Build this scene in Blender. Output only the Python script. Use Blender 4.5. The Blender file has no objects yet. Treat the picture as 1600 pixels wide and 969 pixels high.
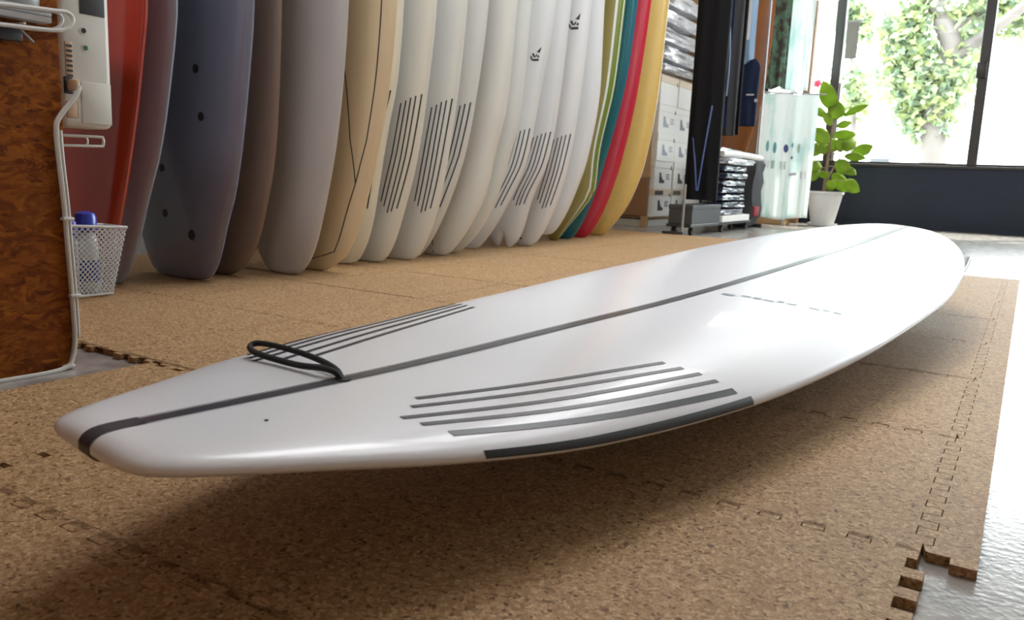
import bpy, bmesh, math, random
from mathutils import Vector, Matrix
random.seed(7)
S = bpy.context.scene
COL = S.collection
PI = math.pi

# ------------------------------------------------------------------ camera
F_PX, YAW, PITCH, CAM_ROLL = 1280.0, math.radians(31.8), math.radians(9.43), math.radians(2.38)
CAM = Vector((0, 0, 0.35))
fwd = Vector((-math.sin(YAW)*math.cos(PITCH), math.cos(YAW)*math.cos(PITCH), -math.sin(PITCH)))
r0 = Vector((math.cos(YAW), math.sin(YAW), 0)); u0 = r0.cross(fwd)
rgt = math.cos(CAM_ROLL)*r0 + math.sin(CAM_ROLL)*u0
upv = -math.sin(CAM_ROLL)*r0 + math.cos(CAM_ROLL)*u0
cd = bpy.data.cameras.new('camera'); cam = bpy.data.objects.new('camera', cd); COL.objects.link(cam)
m = Matrix((rgt, upv, -fwd)).transposed().to_4x4(); m.translation = CAM
cam.matrix_world = m
cd.sensor_width = 36; cd.lens = F_PX/1600*36; cd.clip_start = 0.02; cd.clip_end = 300
cd.dof.use_dof = True; cd.dof.focus_distance = 1.3; cd.dof.aperture_fstop = 11
S.camera = cam

def at_y(px, py, Y):
    d = fwd*F_PX + rgt*(px-800) - upv*(py-484.5); return CAM + d*((Y-CAM.y)/d.y)
def at_x(px, py, X):
    d = fwd*F_PX + rgt*(px-800) - upv*(py-484.5); return CAM + d*((X-CAM.x)/d.x)
def at_z(px, py, Z=0):
    d = fwd*F_PX + rgt*(px-800) - upv*(py-484.5); return CAM + d*((Z-CAM.z)/d.z)

# ------------------------------------------------------------------ light
W = bpy.data.worlds.new('world'); S.world = W; W.use_nodes = True
bg = W.node_tree.nodes['Background']; bg.inputs[0].default_value = (0.90, 0.95, 1.0, 1); bg.inputs[1].default_value = 6.2
sd = bpy.data.lights.new('sun', 'SUN'); sd.energy = 6; sd.angle = 0.02; sd.color = (1, .95, .86)
sun = bpy.data.objects.new('sun', sd); COL.objects.link(sun); sun.rotation_euler = (math.radians(-28), math.radians(22), 0)
pd = bpy.data.lights.new('window_portal', 'AREA'); pd.shape = 'RECTANGLE'; pd.size = 5.6; pd.size_y = 2.2; pd.cycles.is_portal = True
po = bpy.data.objects.new('window_portal', pd); COL.objects.link(po); po.location = (0.3, 8.5, 1.65); po.rotation_euler = (math.radians(-90), 0, 0)
for lx, ly, le, sx, sy in ((-1.3, 2.3, 18, .7, 1.3), (-.4, 2.3, 8, .7, 1.3), (-1.2, 4.0, 12, .7, 1.5), (-.2, 4.0, 6, .7, 1.5), (-1.2, 5.7, 11, .7, 1.3), (-1.5, -2.72, 62, 2.4, .8), (1.1, -2.72, 34, 2.4, .8)):   # unseen diffused lights added at the ceiling to brighten boards and deck
    ld = bpy.data.lights.new('added_ceiling_fill', 'AREA'); ld.shape = 'RECTANGLE'; ld.size = sx; ld.size_y = sy; ld.energy = le; ld.color = (.95, .97, 1)
    lo = bpy.data.objects.new('added_ceiling_fill', ld); COL.objects.link(lo); lo.location = (lx, ly, 2.93)
S.view_settings.view_transform = 'Standard'; S.view_settings.look = 'None'
S.view_settings.gamma = 1; S.view_settings.use_curve_mapping = False
S.view_settings.exposure = 1.0
S.cycles.max_bounces = 10; S.cycles.diffuse_bounces = 5; S.cycles.transparent_max_bounces = 16

# ------------------------------------------------------------------ materials
def new_mat(name):
    ma = bpy.data.materials.new(name); ma.use_nodes = True
    nt = ma.node_tree; b = nt.nodes['Principled BSDF']; return ma, nt, b
def P(b, **k):
    for n, v in k.items(): b.inputs[n.replace('_', ' ')].default_value = v
def mat(name, col, rough=.5, metal=0, coat=0, var=.06, scale=30, bump=0, spec=.5, bscale=None, sub=0):
    ma, nt, b = new_mat(name); N = nt.nodes; L = nt.links
    P(b, Roughness=rough, Metallic=metal); b.inputs['Specular IOR Level'].default_value = spec
    b.inputs['Coat Weight'].default_value = coat; b.inputs['Coat Roughness'].default_value = .06
    tc = N.new('ShaderNodeTexCoord'); nz = N.new('ShaderNodeTexNoise'); nz.inputs['Scale'].default_value = scale; nz.inputs['Detail'].default_value = 4
    L.new(tc.outputs['Object'], nz.inputs['Vector'])
    mx = N.new('ShaderNodeMix'); mx.data_type = 'RGBA'
    a = [max(0, c*(1-var)) for c in col]; c2 = [min(1, c*(1+var)) for c in col]
    mx.inputs[6].default_value = (*a, 1); mx.inputs[7].default_value = (*c2, 1)
    L.new(nz.outputs['Fac'], mx.inputs[0]); L.new(mx.outputs[2], b.inputs['Base Color'])
    if bump:
        n2 = N.new('ShaderNodeTexNoise'); n2.inputs['Scale'].default_value = bscale or scale*3; n2.inputs['Detail'].default_value = 3
        L.new(tc.outputs['Object'], n2.inputs['Vector'])
        bp = N.new('ShaderNodeBump'); bp.inputs['Strength'].default_value = bump; bp.inputs['Distance'].default_value = .01
        L.new(n2.outputs['Fac'], bp.inputs['Height']); L.new(bp.outputs['Normal'], b.inputs['Normal'])
    return ma
def ramp(nt, stops):
    r = nt.nodes.new('ShaderNodeValToRGB'); e = r.color_ramp.elements
    while len(e) < len(stops): e.new(.5)
    for i, (p, c) in enumerate(stops): e[i].position = p; e[i].color = (*c, 1)
    return r
def cork_mat():
    ma, nt, b = new_mat('cork'); N = nt.nodes; L = nt.links
    tc = N.new('ShaderNodeTexCoord')
    oi = N.new('ShaderNodeObjectInfo'); ad = N.new('ShaderNodeVectorMath'); ad.operation = 'ADD'
    sc = N.new('ShaderNodeVectorMath'); sc.operation = 'SCALE'; sc.inputs['Scale'].default_value = 37.0
    cb = N.new('ShaderNodeCombineXYZ'); L.new(oi.outputs['Random'], cb.inputs[0]); L.new(oi.outputs['Random'], cb.inputs[1])
    L.new(cb.outputs[0], sc.inputs[0]); L.new(tc.outputs['Object'], ad.inputs[0]); L.new(sc.outputs[0], ad.inputs[1])
    wn = N.new('ShaderNodeTexNoise'); wn.inputs['Scale'].default_value = 60; L.new(ad.outputs[0], wn.inputs['Vector'])
    wv = N.new('ShaderNodeMix'); wv.data_type = 'VECTOR'; wv.inputs[0].default_value = .012
    L.new(ad.outputs[0], wv.inputs[4]); L.new(wn.outputs['Color'], wv.inputs[5])
    vo = N.new('ShaderNodeTexVoronoi'); vo.inputs['Scale'].default_value = 270; L.new(wv.outputs[1], vo.inputs['Vector'])
    sp = N.new('ShaderNodeSeparateColor'); L.new(vo.outputs['Color'], sp.inputs[0])
    r = ramp(nt, [(0, (.14, .068, .026)), (.08, (.32, .186, .084)), (.45, (.44, .272, .134)), (.8, (.52, .337, .178)), (1, (.63, .435, .245))])
    L.new(sp.outputs[0], r.inputs[0])
    nz = N.new('ShaderNodeTexNoise'); nz.inputs['Scale'].default_value = 420; nz.inputs['Detail'].default_value = 3; L.new(ad.outputs[0], nz.inputs['Vector'])
    r2 = ramp(nt, [(.3, (.42, .39, .36)), (.55, (.91, .90, .88))]); L.new(nz.outputs['Fac'], r2.inputs[0])
    mx = N.new('ShaderNodeMix'); mx.data_type = 'RGBA'; mx.blend_type = 'MULTIPLY'; mx.inputs[0].default_value = .7
    L.new(r.outputs[0], mx.inputs[6]); L.new(r2.outputs[0], mx.inputs[7])
    L.new(mx.outputs[2], b.inputs['Base Color'])
    P(b, Roughness=.6); b.inputs['Specular IOR Level'].default_value = .22
    h = N.new('ShaderNodeMath'); h.operation = 'ADD'; L.new(sp.outputs[1], h.inputs[0]); L.new(nz.outputs['Fac'], h.inputs[1])
    bp = N.new('ShaderNodeBump'); bp.inputs['Strength'].default_value = .45; bp.inputs['Distance'].default_value = .002
    L.new(h.outputs[0], bp.inputs['Height']); L.new(bp.outputs['Normal'], b.inputs['Normal'])
    return ma
def osb_mat():
    ma, nt, b = new_mat('strand_board'); N = nt.nodes; L = nt.links
    tc = N.new('ShaderNodeTexCoord'); mp = N.new('ShaderNodeMapping'); mp.inputs['Scale'].default_value = (1, 1, 2.2)
    L.new(tc.outputs['Object'], mp.inputs['Vector'])
    nz = N.new('ShaderNodeTexNoise'); nz.inputs['Scale'].default_value = 16; nz.inputs['Detail'].default_value = 7; nz.inputs['Distortion'].default_value = 2.5
    L.new(mp.outputs[0], nz.inputs['Vector'])
    wv = N.new('ShaderNodeMix'); wv.data_type = 'VECTOR'; wv.inputs[0].default_value = .07
    L.new(mp.outputs[0], wv.inputs[4]); L.new(nz.outputs['Color'], wv.inputs[5])
    vo = N.new('ShaderNodeTexVoronoi'); vo.inputs['Scale'].default_value = 60; L.new(wv.outputs[1], vo.inputs['Vector'])
    sp = N.new('ShaderNodeSeparateColor'); L.new(vo.outputs['Color'], sp.inputs[0])
    r = ramp(nt, [(0, (.07, .014, .001)), (.4, (.18, .045, .0035)), (.75, (.28, .085, .008)), (1, (.38, .14, .018))])
    ad = N.new('ShaderNodeMath'); ad.operation = 'MULTIPLY_ADD'; ad.inputs[1].default_value = .5
    L.new(sp.outputs[0], ad.inputs[0]); L.new(nz.outputs['Fac'], ad.inputs[2])
    s2 = N.new('ShaderNodeMath'); s2.operation = 'SUBTRACT'; s2.inputs[1].default_value = .3; L.new(ad.outputs[0], s2.inputs[0])
    L.new(s2.outputs[0], r.inputs[0]); L.new(r.outputs[0], b.inputs['Base Color']); P(b, Roughness=.7); b.inputs['Specular IOR Level'].default_value = .15
    bp = N.new('ShaderNodeBump'); bp.inputs['Strength'].default_value = .3; bp.inputs['Distance'].default_value = .004
    L.new(sp.outputs[1], bp.inputs['Height']); L.new(bp.outputs['Normal'], b.inputs['Normal'])
    return ma
def floor_mat():
    ma, nt, b = new_mat('coated_floor'); N = nt.nodes; L = nt.links
    tc = N.new('ShaderNodeTexCoord')
    nz = N.new('ShaderNodeTexNoise'); nz.inputs['Scale'].default_value = 18; nz.inputs['Detail'].default_value = 6; L.new(tc.outputs['Object'], nz.inputs['Vector'])
    r = ramp(nt, [(.3, (.20, .18, .16)), (.6, (.36, .33, .30))]); L.new(nz.outputs['Fac'], r.inputs[0]); L.new(r.outputs[0], b.inputs['Base Color'])
    P(b, Roughness=.22); b.inputs['Specular IOR Level'].default_value = .6
    n2 = N.new('ShaderNodeTexNoise'); n2.inputs['Scale'].default_value = 110; n2.inputs['Detail'].default_value = 2; L.new(tc.outputs['Object'], n2.inputs['Vector'])
    bp = N.new('ShaderNodeBump'); bp.inputs['Strength'].default_value = .14; bp.inputs['Distance'].default_value = .004
    L.new(n2.outputs['Fac'], bp.inputs['Height']); L.new(bp.outputs['Normal'], b.inputs['Normal'])
    return ma
def cloth_mat(name, col, col2=None, scale=14, trans=.5, thr=(.45, .6), stretch=(1, 1, 1), rough=.85):
    ma, nt, b = new_mat(name); N = nt.nodes; L = nt.links
    tc = N.new('ShaderNodeTexCoord'); mp = N.new('ShaderNodeMapping'); mp.inputs['Scale'].default_value = stretch
    nz = N.new('ShaderNodeTexNoise'); nz.inputs['Scale'].default_value = scale; nz.inputs['Detail'].default_value = 4
    L.new(tc.outputs['Object'], mp.inputs[0]); L.new(mp.outputs[0], nz.inputs['Vector'])
    r = ramp(nt, [(thr[0], col), (thr[1], col2 or col)]); L.new(nz.outputs['Fac'], r.inputs[0])
    L.new(r.outputs[0], b.inputs['Base Color']); P(b, Roughness=rough); b.inputs['Specular IOR Level'].default_value = .2
    if trans:
        t = N.new('ShaderNodeBsdfTranslucent'); L.new(r.outputs[0], t.inputs['Color'])
        ms = N.new('ShaderNodeMixShader'); ms.inputs[0].default_value = trans
        L.new(b.outputs[0], ms.inputs[1]); L.new(t.outputs[0], ms.inputs[2])
        L.new(ms.outputs[0], N['Material Output'].inputs['Surface'])
    return ma
def glass_mat():
    ma, nt, b = new_mat('window_glass'); N = nt.nodes; L = nt.links
    N.remove(b); t = N.new('ShaderNodeBsdfTransparent'); t.inputs[0].default_value = (.95, .97, .96, 1)
    g = N.new('ShaderNodeBsdfGlossy'); g.inputs['Roughness'].default_value = .01
    fr = N.new('ShaderNodeFresnel'); fr.inputs[0].default_value = 1.45; ms = N.new('ShaderNodeMixShader')
    mu = N.new('ShaderNodeMath'); mu.operation = 'MULTIPLY'; mu.inputs[1].default_value = .2; L.new(fr.outputs[0], mu.inputs[0]); L.new(mu.outputs[0], ms.inputs[0]); L.new(t.outputs[0], ms.inputs[1]); L.new(g.outputs[0], ms.inputs[2])
    L.new(ms.outputs[0], N['Material Output'].inputs['Surface']); return ma
def leaf_mat(name, c1, c2, trans=.45):
    return cloth_mat(name, c1, c2, 6, trans, (.35, .65), rough=.4)

M = {}
M['cork'] = cork_mat(); M['osb'] = osb_mat(); M['floor'] = floor_mat(); M['glass'] = glass_mat()
M['wall'] = mat('wall_paint', (.45, .43, .40), .8, bump=.1, scale=8)
M['ceiling'] = mat('ceiling_paint', (.45, .44, .42), .8)
M['navy'] = mat('navy_panel', (.006, .014, .032), .6, var=.25, scale=12)
M['frame'] = mat('dark_bronze_frame', (.028, .024, .022), .4, var=.1)
M['alu'] = mat('pale_frame', (.42, .43, .45), .4)
M['board'] = mat('white_resin', (.80, .80, .83), .28, coat=.2, var=.015, scale=6)
M['board_w'] = mat('white_rack_resin', (.80, .81, .82), .22, coat=.4, var=.02, scale=6)
M['board_w2'] = mat('warm_white_resin', (.80, .81, .79), .22, coat=.4, var=.02, scale=6)
M['ink'] = mat('carbon_black', (.028, .028, .032), .35, var=.2, scale=200)
M['ink_grey'] = mat('carbon_grey', (.055, .055, .065), .3, var=.25, scale=300)
M['pale_blue_ink'] = mat('logo_ink', (.23, .27, .33), .3)
M['cord'] = mat('black_cord', (.010, .010, .012), .6, bump=.5, scale=400)
M['red'] = mat('red_foam_skin', (.33, .035, .022), .22, coat=.5, var=.06)
M['bluegrey'] = mat('blue_grey_foam_skin', (.31, .35, .43), .28, coat=.3)
M['slate'] = mat('dark_slate_skin', (.21, .23, .315), .2, coat=.6)
M['brown'] = mat('brown_resin', (.29, .205, .16), .3, coat=.3, var=.12, scale=8)
M['grey'] = mat('grey_resin', (.56, .545, .545), .3, coat=.3, var=.05, scale=6)
M['cream'] = mat('cream_resin', (.80, .65, .42), .25, coat=.4, var=.05, scale=5)
M['olive'] = mat('olive_resin', (.30, .25, .065), .2, coat=.5)
M['green'] = mat('green_resin', (.16, .25, .035), .2, coat=.5)
M['teal'] = mat('teal_resin', (.012, .17, .26), .2, coat=.5)
M['crimson'] = mat('crimson_resin', (.55, .018, .05), .2, coat=.5)
M['yellow'] = mat('mustard_resin', (.72, .50, .15), .2, coat=.5)
M['caramel'] = mat('caramel_resin', (.30, .10, .025), .3, coat=.3, var=.15, scale=5)
M['pinline'] = mat('white_pinline', (.8, .8, .74), .25)
M['wood_stringer'] = mat('stringer_wood', (.25, .13, .06), .5)
M['white_plastic'] = mat('white_plastic', (.62, .60, .55), .4)
M['white_wire'] = mat('white_coated_wire', (.60, .59, .57), .35)
M['grey_metal'] = mat('grey_metal', (.33, .33, .33), .35, metal=.6)
M['beige_plastic'] = mat('beige_plastic', (.50, .33, .20), .5)
M['dark_plastic'] = mat('dark_plastic', (.02, .02, .022), .4)
M['dark_grey_plastic'] = mat('dark_grey_plastic', (.04, .04, .043), .5)
M['green_plastic'] = mat('green_jack', (.03, .16, .10), .4)
M['blue_plastic'] = mat('blue_cap', (.02, .05, .42), .3, coat=.3)
M['purple_plastic'] = mat('purple_cap', (.18, .16, .5), .3)
M['bottle'] = mat('bottle_white', (.66, .70, .74), .3)
M['label_blue'] = mat('blue_label', (.05, .12, .42), .4)
M['cable'] = mat('white_cable', (.56, .54, .50), .45)
M['tan_wood'] = mat('tan_wood', (.42, .26, .13), .55, var=.15, scale=7)
M['brown_wood'] = mat('brown_wood', (.25, .125, .055), .55, var=.2, scale=7)
M['white_card'] = mat('white_card', (.80, .78, .74), .6, var=.02)
M['cream_card'] = mat('cream_card', (.70, .58, .43), .6)
M['plastic_wrap'] = mat('crinkled_wrap', (.62, .63, .66), .12, coat=.6, var=.3, scale=14, bump=1.0, bscale=30)
M['navy_wrap'] = mat('wrapped_navy_cloth', (.035, .05, .10), .12, coat=.8, var=.4, scale=14, bump=1.0, bscale=28)
M['black_cloth'] = mat('black_neoprene', (.006, .006, .008), .8, var=.3, spec=.2)
M['navy_cloth'] = mat('navy_cloth', (.012, .018, .045), .8, spec=.2)
M['blue_trim'] = mat('blue_piping', (.10, .16, .40), .5)
M['grey_cloth'] = mat('charcoal_cloth', (.06, .06, .064), .85, spec=.2)
M['light_cloth'] = mat('pale_grey_cloth', (.45, .43, .43), .85)
M['sky_cloth'] = mat('light_blue_cloth', (.28, .42, .58), .85)
M['pink'] = leaf_mat('pink_petals', (.75, .06, .16), (.85, .2, .3), .3)
M['red_cloth'] = mat('red_cloth', (.28, .02, .03), .8)
M['towel'] = cloth_mat('printed_sheer', (.90, .95, .94), (.66, .84, .82), 9, .5, (.5, .66), (1, 1, .35))
M['towel_dark'] = cloth_mat('leaf_print', (.10, .09, .085), (.16, .30, .22), 16, .25, (.42, .6))
M['teal_print'] = cloth_mat('teal_print', (.22, .45, .48), None, 9, .45)
M['navy_print'] = cloth_mat('navy_print', (.10, .12, .28), None, 9, .4)
M['sage_print'] = cloth_mat('sage_print', (.48, .58, .48), None, 9, .45)
M['mauve_print'] = cloth_mat('mauve_print', (.50, .44, .50), None, 9, .45)
M['pot'] = mat('white_pot', (.55, .545, .54), .45)
M['soil'] = mat('soil', (.04, .028, .02), .95, bump=.6)
M['stem'] = mat('plant_stem', (.20, .13, .07), .7)
M['leaf'] = leaf_mat('ficus_leaf', (.20, .30, .035), (.30, .42, .06), .5)
M['tree_leaf'] = leaf_mat('tree_leaf', (.20, .28, .21), (.36, .41, .17), .45)
M['bark'] = mat('bark', (.13, .115, .105), .9, bump=.6, scale=6)
M['street'] = mat('concrete_street', (.55, .54, .52), .9, scale=2)
M['car'] = mat('white_car_paint', (.70, .70, .72), .3, coat=.5)
M['car_glass'] = mat('dark_car_glass', (.05, .055, .06), .1)
M['tyre'] = mat('tyre', (.03, .03, .03), .8)
M['stone'] = mat('grey_stone', (.16, .17, .19), .8, bump=.3)
M['paper'] = mat('grey_paper', (.30, .29, .27), .8)
M['pad'] = mat('foam_pad', (.05, .05, .055), .8)

# ------------------------------------------------------------------ builders
def obj(name, bm, ma, parent=None, smooth=True, link=True):
    me = bpy.data.meshes.new(name); bmesh.ops.recalc_face_normals(bm, faces=bm.faces); bm.to_mesh(me); bm.free()
    if smooth:
        for p in me.polygons: p.use_smooth = True
        try: me.set_sharp_from_angle(angle=math.radians(35))
        except Exception: pass
    me.materials.append(M[ma] if isinstance(ma, str) else ma)
    o = bpy.data.objects.new(name, me); COL.objects.link(o)
    if parent: o.parent = parent
    return o
def thing(name, label, cat, loc=(0, 0, 0), rz=0, group=None):
    o = bpy.data.objects.new(name, None); COL.objects.link(o); o.location = loc; o.rotation_euler = (0, 0, rz)
    o.empty_display_size = .05
    return tag(o, label, cat, group)
def tag(o, label, cat, group=None):
    o['label'] = label; o['category'] = cat
    if group: o['group'] = group
    return o
def struct(name, bm, ma, parent=None, smooth=False):
    o = obj(name, bm, ma, parent, smooth)
    if not parent: o['kind'] = 'structure'
    return o
def BM(): return bmesh.new()
def box(bm, lo, hi, bev=0, seg=2):
    lo = Vector(lo); hi = Vector(hi); c = (lo+hi)/2; d = hi-lo
    r = bmesh.ops.create_cube(bm, size=1, matrix=Matrix.Translation(c) @ Matrix.Diagonal((*d, 1)))
    if bev:
        es = list({e for v in r['verts'] for e in v.link_edges})
        bmesh.ops.bevel(bm, geom=es, offset=bev, segments=seg, affect='EDGES', profile=.5)
    return bm
def bx(lo, hi, bev=0, seg=2): return box(BM(), lo, hi, bev, seg)
def tube(bm, pts, r, n=8, closed=False, caps=True):
    pts = [Vector(p) for p in pts]; k = len(pts); rs = r if isinstance(r, (list, tuple)) else [r]*k
    rings = []; prev = None
    for i, p in enumerate(pts):
        if closed: t = pts[(i+1) % k]-pts[i-1]
        else: t = pts[min(i+1, k-1)]-pts[max(i-1, 0)]
        t.normalize()
        if prev is None:
            a = Vector((0, 0, 1)) if abs(t.z) < .9 else Vector((1, 0, 0)); nrm = (a - t*a.dot(t)).normalized()
        else: nrm = (prev - t*prev.dot(t)).normalized()
        prev = nrm; bn = t.cross(nrm)
        rings.append([bm.verts.new(p + (nrm*math.cos(2*PI*j/n)+bn*math.sin(2*PI*j/n))*rs[i]) for j in range(n)])
    for i in range(k if closed else k-1):
        a = rings[i]; b = rings[(i+1) % k]
        for j in range(n): bm.faces.new((a[j], a[(j+1) % n], b[(j+1) % n], b[j]))
    if caps and not closed: bm.faces.new(rings[0][::-1]); bm.faces.new(rings[-1])
    return bm
def smooth_path(pts, n=6):
    pts = [Vector(p) for p in pts]; out = []
    for i in range(len(pts)-1):
        p0 = pts[max(i-1, 0)]; p1 = pts[i]; p2 = pts[i+1]; p3 = pts[min(i+2, len(pts)-1)]
        for j in range(n):
            t = j/n
            out.append(.5*((2*p1)+(-p0+p2)*t+(2*p0-5*p1+4*p2-p3)*t*t+(-p0+3*p1-3*p2+p3)*t**3))
    return out+[pts[-1]]
def lathe(bm, prof, c=(0, 0), n=32):
    rings = [[bm.verts.new((c[0]+r*math.cos(2*PI*j/n), c[1]+r*math.sin(2*PI*j/n), z)) for j in range(n)] for r, z in prof]
    for a, b in zip(rings, rings[1:]):
        for j in range(n): bm.faces.new((a[j], a[(j+1) % n], b[(j+1) % n], b[j]))
    bm.faces.new(rings[0][::-1]); bm.faces.new(rings[-1]); return bm
def disc(bm, c, nrm, r, h, n=20, sq=1):
    c = Vector(c); nrm = Vector(nrm).normalized(); a = Vector((0, 0, 1)) if abs(nrm.z) < .9 else Vector((1, 0, 0))
    a = (a-nrm*a.dot(nrm)).normalized(); b = nrm.cross(a)
    r1 = [bm.verts.new(c+(a*math.cos(2*PI*j/n)+b*sq*math.sin(2*PI*j/n))*r) for j in range(n)]
    r2 = [bm.verts.new(v.co+nrm*h) for v in r1]
    for j in range(n): bm.faces.new((r1[j], r1[(j+1) % n], r2[(j+1) % n], r2[j]))
    bm.faces.new(r2); bm.faces.new(r1[::-1]); return bm
def prism(bm, pts, off):
    off = Vector(off); a = [bm.verts.new(Vector(p)) for p in pts]; b = [bm.verts.new(Vector(p)+off) for p in pts]; n = len(a)
    bm.faces.new(a[::-1]); bm.faces.new(b)
    for i in range(n): bm.faces.new((a[i], a[(i+1) % n], b[(i+1) % n], b[i]))
    return bm
def grid(bm, f, nu, nv):
    V = [[bm.verts.new(f(i/nu, j/nv)) for j in range(nv+1)] for i in range(nu+1)]
    for i in range(nu):
        for j in range(nv): bm.faces.new((V[i][j], V[i+1][j], V[i+1][j+1], V[i][j+1]))
    return bm
def solid(o, th):
    md = o.modifiers.new('solid', 'SOLIDIFY'); md.thickness = th; md.offset = 0; return o
def pchip(xs, ys):
    n = len(xs); h = [xs[i+1]-xs[i] for i in range(n-1)]; d = [(ys[i+1]-ys[i])/h[i] for i in range(n-1)]
    g = [d[0]]
    for i in range(1, n-1):
        if d[i-1]*d[i] <= 0: g.append(0)
        else:
            a = 2*h[i]+h[i-1]; b = h[i]+2*h[i-1]; g.append((a+b)/(a/d[i-1]+b/d[i]))
    g.append(d[-1])
    def f(x):
        x = min(max(x, xs[0]), xs[-1]); i = 0
        while i < n-2 and x > xs[i+1]: i += 1
        t = (x-xs[i])/h[i]; t2 = t*t; t3 = t2*t
        return (2*t3-3*t2+1)*ys[i]+(t3-2*t2+t)*h[i]*g[i]+(-2*t3+3*t2)*ys[i+1]+(t3-t2)*h[i]*g[i+1]
    return f

# ------------------------------------------------------------------ room shell
XL, XR, YB, YF, ZT, ZF = -2.95, 3.3, -3.2, 8.6, 2.95, -.010
fl = struct('floor', bx((XL-.1, YB-.1, ZF-.15), (XR+.1, YF+.14, ZF)), 'floor')
struct('ceiling', bx((XL-.1, YB-.1, ZT), (XR+.1, YF+.14, ZT+.12)), 'ceiling')
struct('wall_left', bx((XL-.1, YB, ZF), (XL, YF+.14, ZT)), 'wall')
struct('wall_right', bx((XR, YB, ZF), (XR+.1, YF+.14, ZT)), 'wall')
struct('wall_back', bx((XL-.1, YB-.1, ZF), (XR+.1, YB, ZT)), 'wall')
ZS = .575
struct('wall_front', bx((XL, YF, ZF), (XR, YF+.12, ZS)), 'navy')
struct('trim_1', bx((XL, YF-.015, ZF), (XR, YF, .035), .004), 'navy')       # dark kick board
struct('trim_2', bx((XL, YF-.02, ZS-.012), (XR, YF+.12, ZS+.012), .004), 'frame')
struct('wall_front_header', bx((XL, YF, 2.72), (XR, YF+.12, ZT)), 'wall')
posts = [(-2.42, .07), (-1.755, .085), (-.50, .085), (.72, .085), (1.97, .085), (3.24, .07)]
struct('wall_front_side', bx((XL, YF, ZS+.012), (-2.42, YF+.12, 2.72)), 'brown_wood')
for i, ((a, wa), (b, wb)) in enumerate(zip(posts, posts[1:])):
    x0, x1 = a, b
    w = thing('window_%d' % (i+1), '', 'window'); del w['label']; del w['category']; w['kind'] = 'structure'
    fbm = BM()
    box(fbm, (x0, YF+.02, 2.64), (x1, YF+.09, 2.72), .004)
    box(fbm, (x0, YF+.02, ZS+.012), (x1, YF+.09, ZS+.035), .004)
    obj('window_rail', fbm, 'frame', w, False)
    obj('window_pane', bx((x0+.02, YF+.05, ZS+.02), (x1-.02, YF+.056, 2.66)), 'glass', w, False)
    obj('window_post', bx((x0-wa/2, YF-.01, ZS+.012), (x0+wa/2, YF+.1, 2.72), .006), 'frame', w, False)
    if i == 1: obj('pale_stop', bx((x0+wa/2, YF+.02, ZS+.03), (x0+wa/2+.016, YF+.07, 1.35), .002), 'alu', w, False)
    if i == 2: obj('window_latch', bx((x0-.055, YF-.03, 1.36), (x0+.025, YF-.005, 1.50), .006), 'frame', w)
    if i == 4: obj('window_post', bx((x1-wb/2, YF-.01, ZS+.012), (x1+wb/2, YF+.1, 2.72), .006), 'frame', w, False)

# ------------------------------------------------------------------ cork mat
MAT = thing('cork_mat', 'large brown cork puzzle mat laid over the grey floor under the surfboards', 'mat', (0, 0, 0))
TP, TD, TH, TL = .045, .009, .0098, .45
def side_pts(u0, u1, own, gap, style):
    """offsets along one side: list of (u, outward)"""
    if style == 'flat': return [(u0, -gap), (u1, -gap)]
    pts = [(u0, -gap)]; m0 = .0225; n = int(round((u1-u0-2*m0)/TP)); s = u0+m0
    g = gap
    for k in range(n):
        a = s+k*TP; b = a+TP/2; c = a+TP
        if own: pts += [(a+g, -g), (a+g, TD-g), (b-g, TD-g), (b-g, -TD-g), (c+g, -TD-g), (c+g, -g)]
        else: pts += [(a-g, -g), (a-g, -TD-g), (b+g, -TD-g), (b+g, TD-g), (c-g, TD-g), (c-g, -g)]
    pts.append((u1, -gap)); return pts
def tile_mesh(w, h, st, gap=.0007):
    """tile from (0,0) to (w,h); st = styles for bottom, right, top, left"""
    P2 = []
    for u, o in side_pts(0, w, True, gap, st[0]): P2.append((u, -o))
    for u, o in side_pts(0, h, True, gap, st[1]): P2.append((w+o, u))
    for u, o in reversed(side_pts(0, w, False, gap, st[2])): P2.append((u, h+o))
    for u, o in reversed(side_pts(0, h, False, gap, st[3])): P2.append((-o, u))
    cl = []
    for q in P2:
        if len(cl) > 1 and (abs(cl[-1][0]-q[0])+abs(cl[-2][0]-q[0]) < 1e-5 or abs(cl[-1][1]-q[1])+abs(cl[-2][1]-q[1]) < 1e-5): cl[-1] = q   # collinear
        elif not cl or abs(cl[-1][0]-q[0])+abs(cl[-1][1]-q[1]) > 1e-5: cl.append(q)
    # keep the corners inside the flush lines
    cl = [(min(max(x, -TD), w+TD), min(max(y, -TD), h+TD)) for x, y in cl]
    bm = prism(BM(), [(x, y, 0) for x, y in cl], (0, 0, TH))
    bm.normal_update(); bmesh.ops.triangulate(bm, faces=[f for f in bm.faces if len(f.verts) > 4], ngon_method='EAR_CLIP')
    return bm
cache = {}
def tile(x0, y0, w, h, st, name='cork_tile', rz=0):
    key = (round(w, 4), round(h, 4), st)
    if key in cache:
        o = bpy.data.objects.new(name, cache[key]); COL.objects.link(o); o.parent = MAT
    else:
        o = obj(name, tile_mesh(w, h, st), 'cork', MAT, False); cache[key] = o.data
    o.location = (x0, y0, ZF+.0002+random.uniform(0, .0004)); o.rotation_euler = (0, 0, rz); return o
T_, F_ = 'teeth', 'flat'
Y0 = .861
for c in range(6):
    xr = -.05-.45*c
    if c == 5: pass
    last = 6 if c == 0 else 9
    for r in range(0, last+1):
        y = Y0+TL*r; top = min(y+TL, 5.165) if c else y+TL
        fin = (r == last)
        tile(xr-TL, y, TL, top-y, (T_, T_, F_ if fin else T_, F_ if c == 5 else T_))
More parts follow.
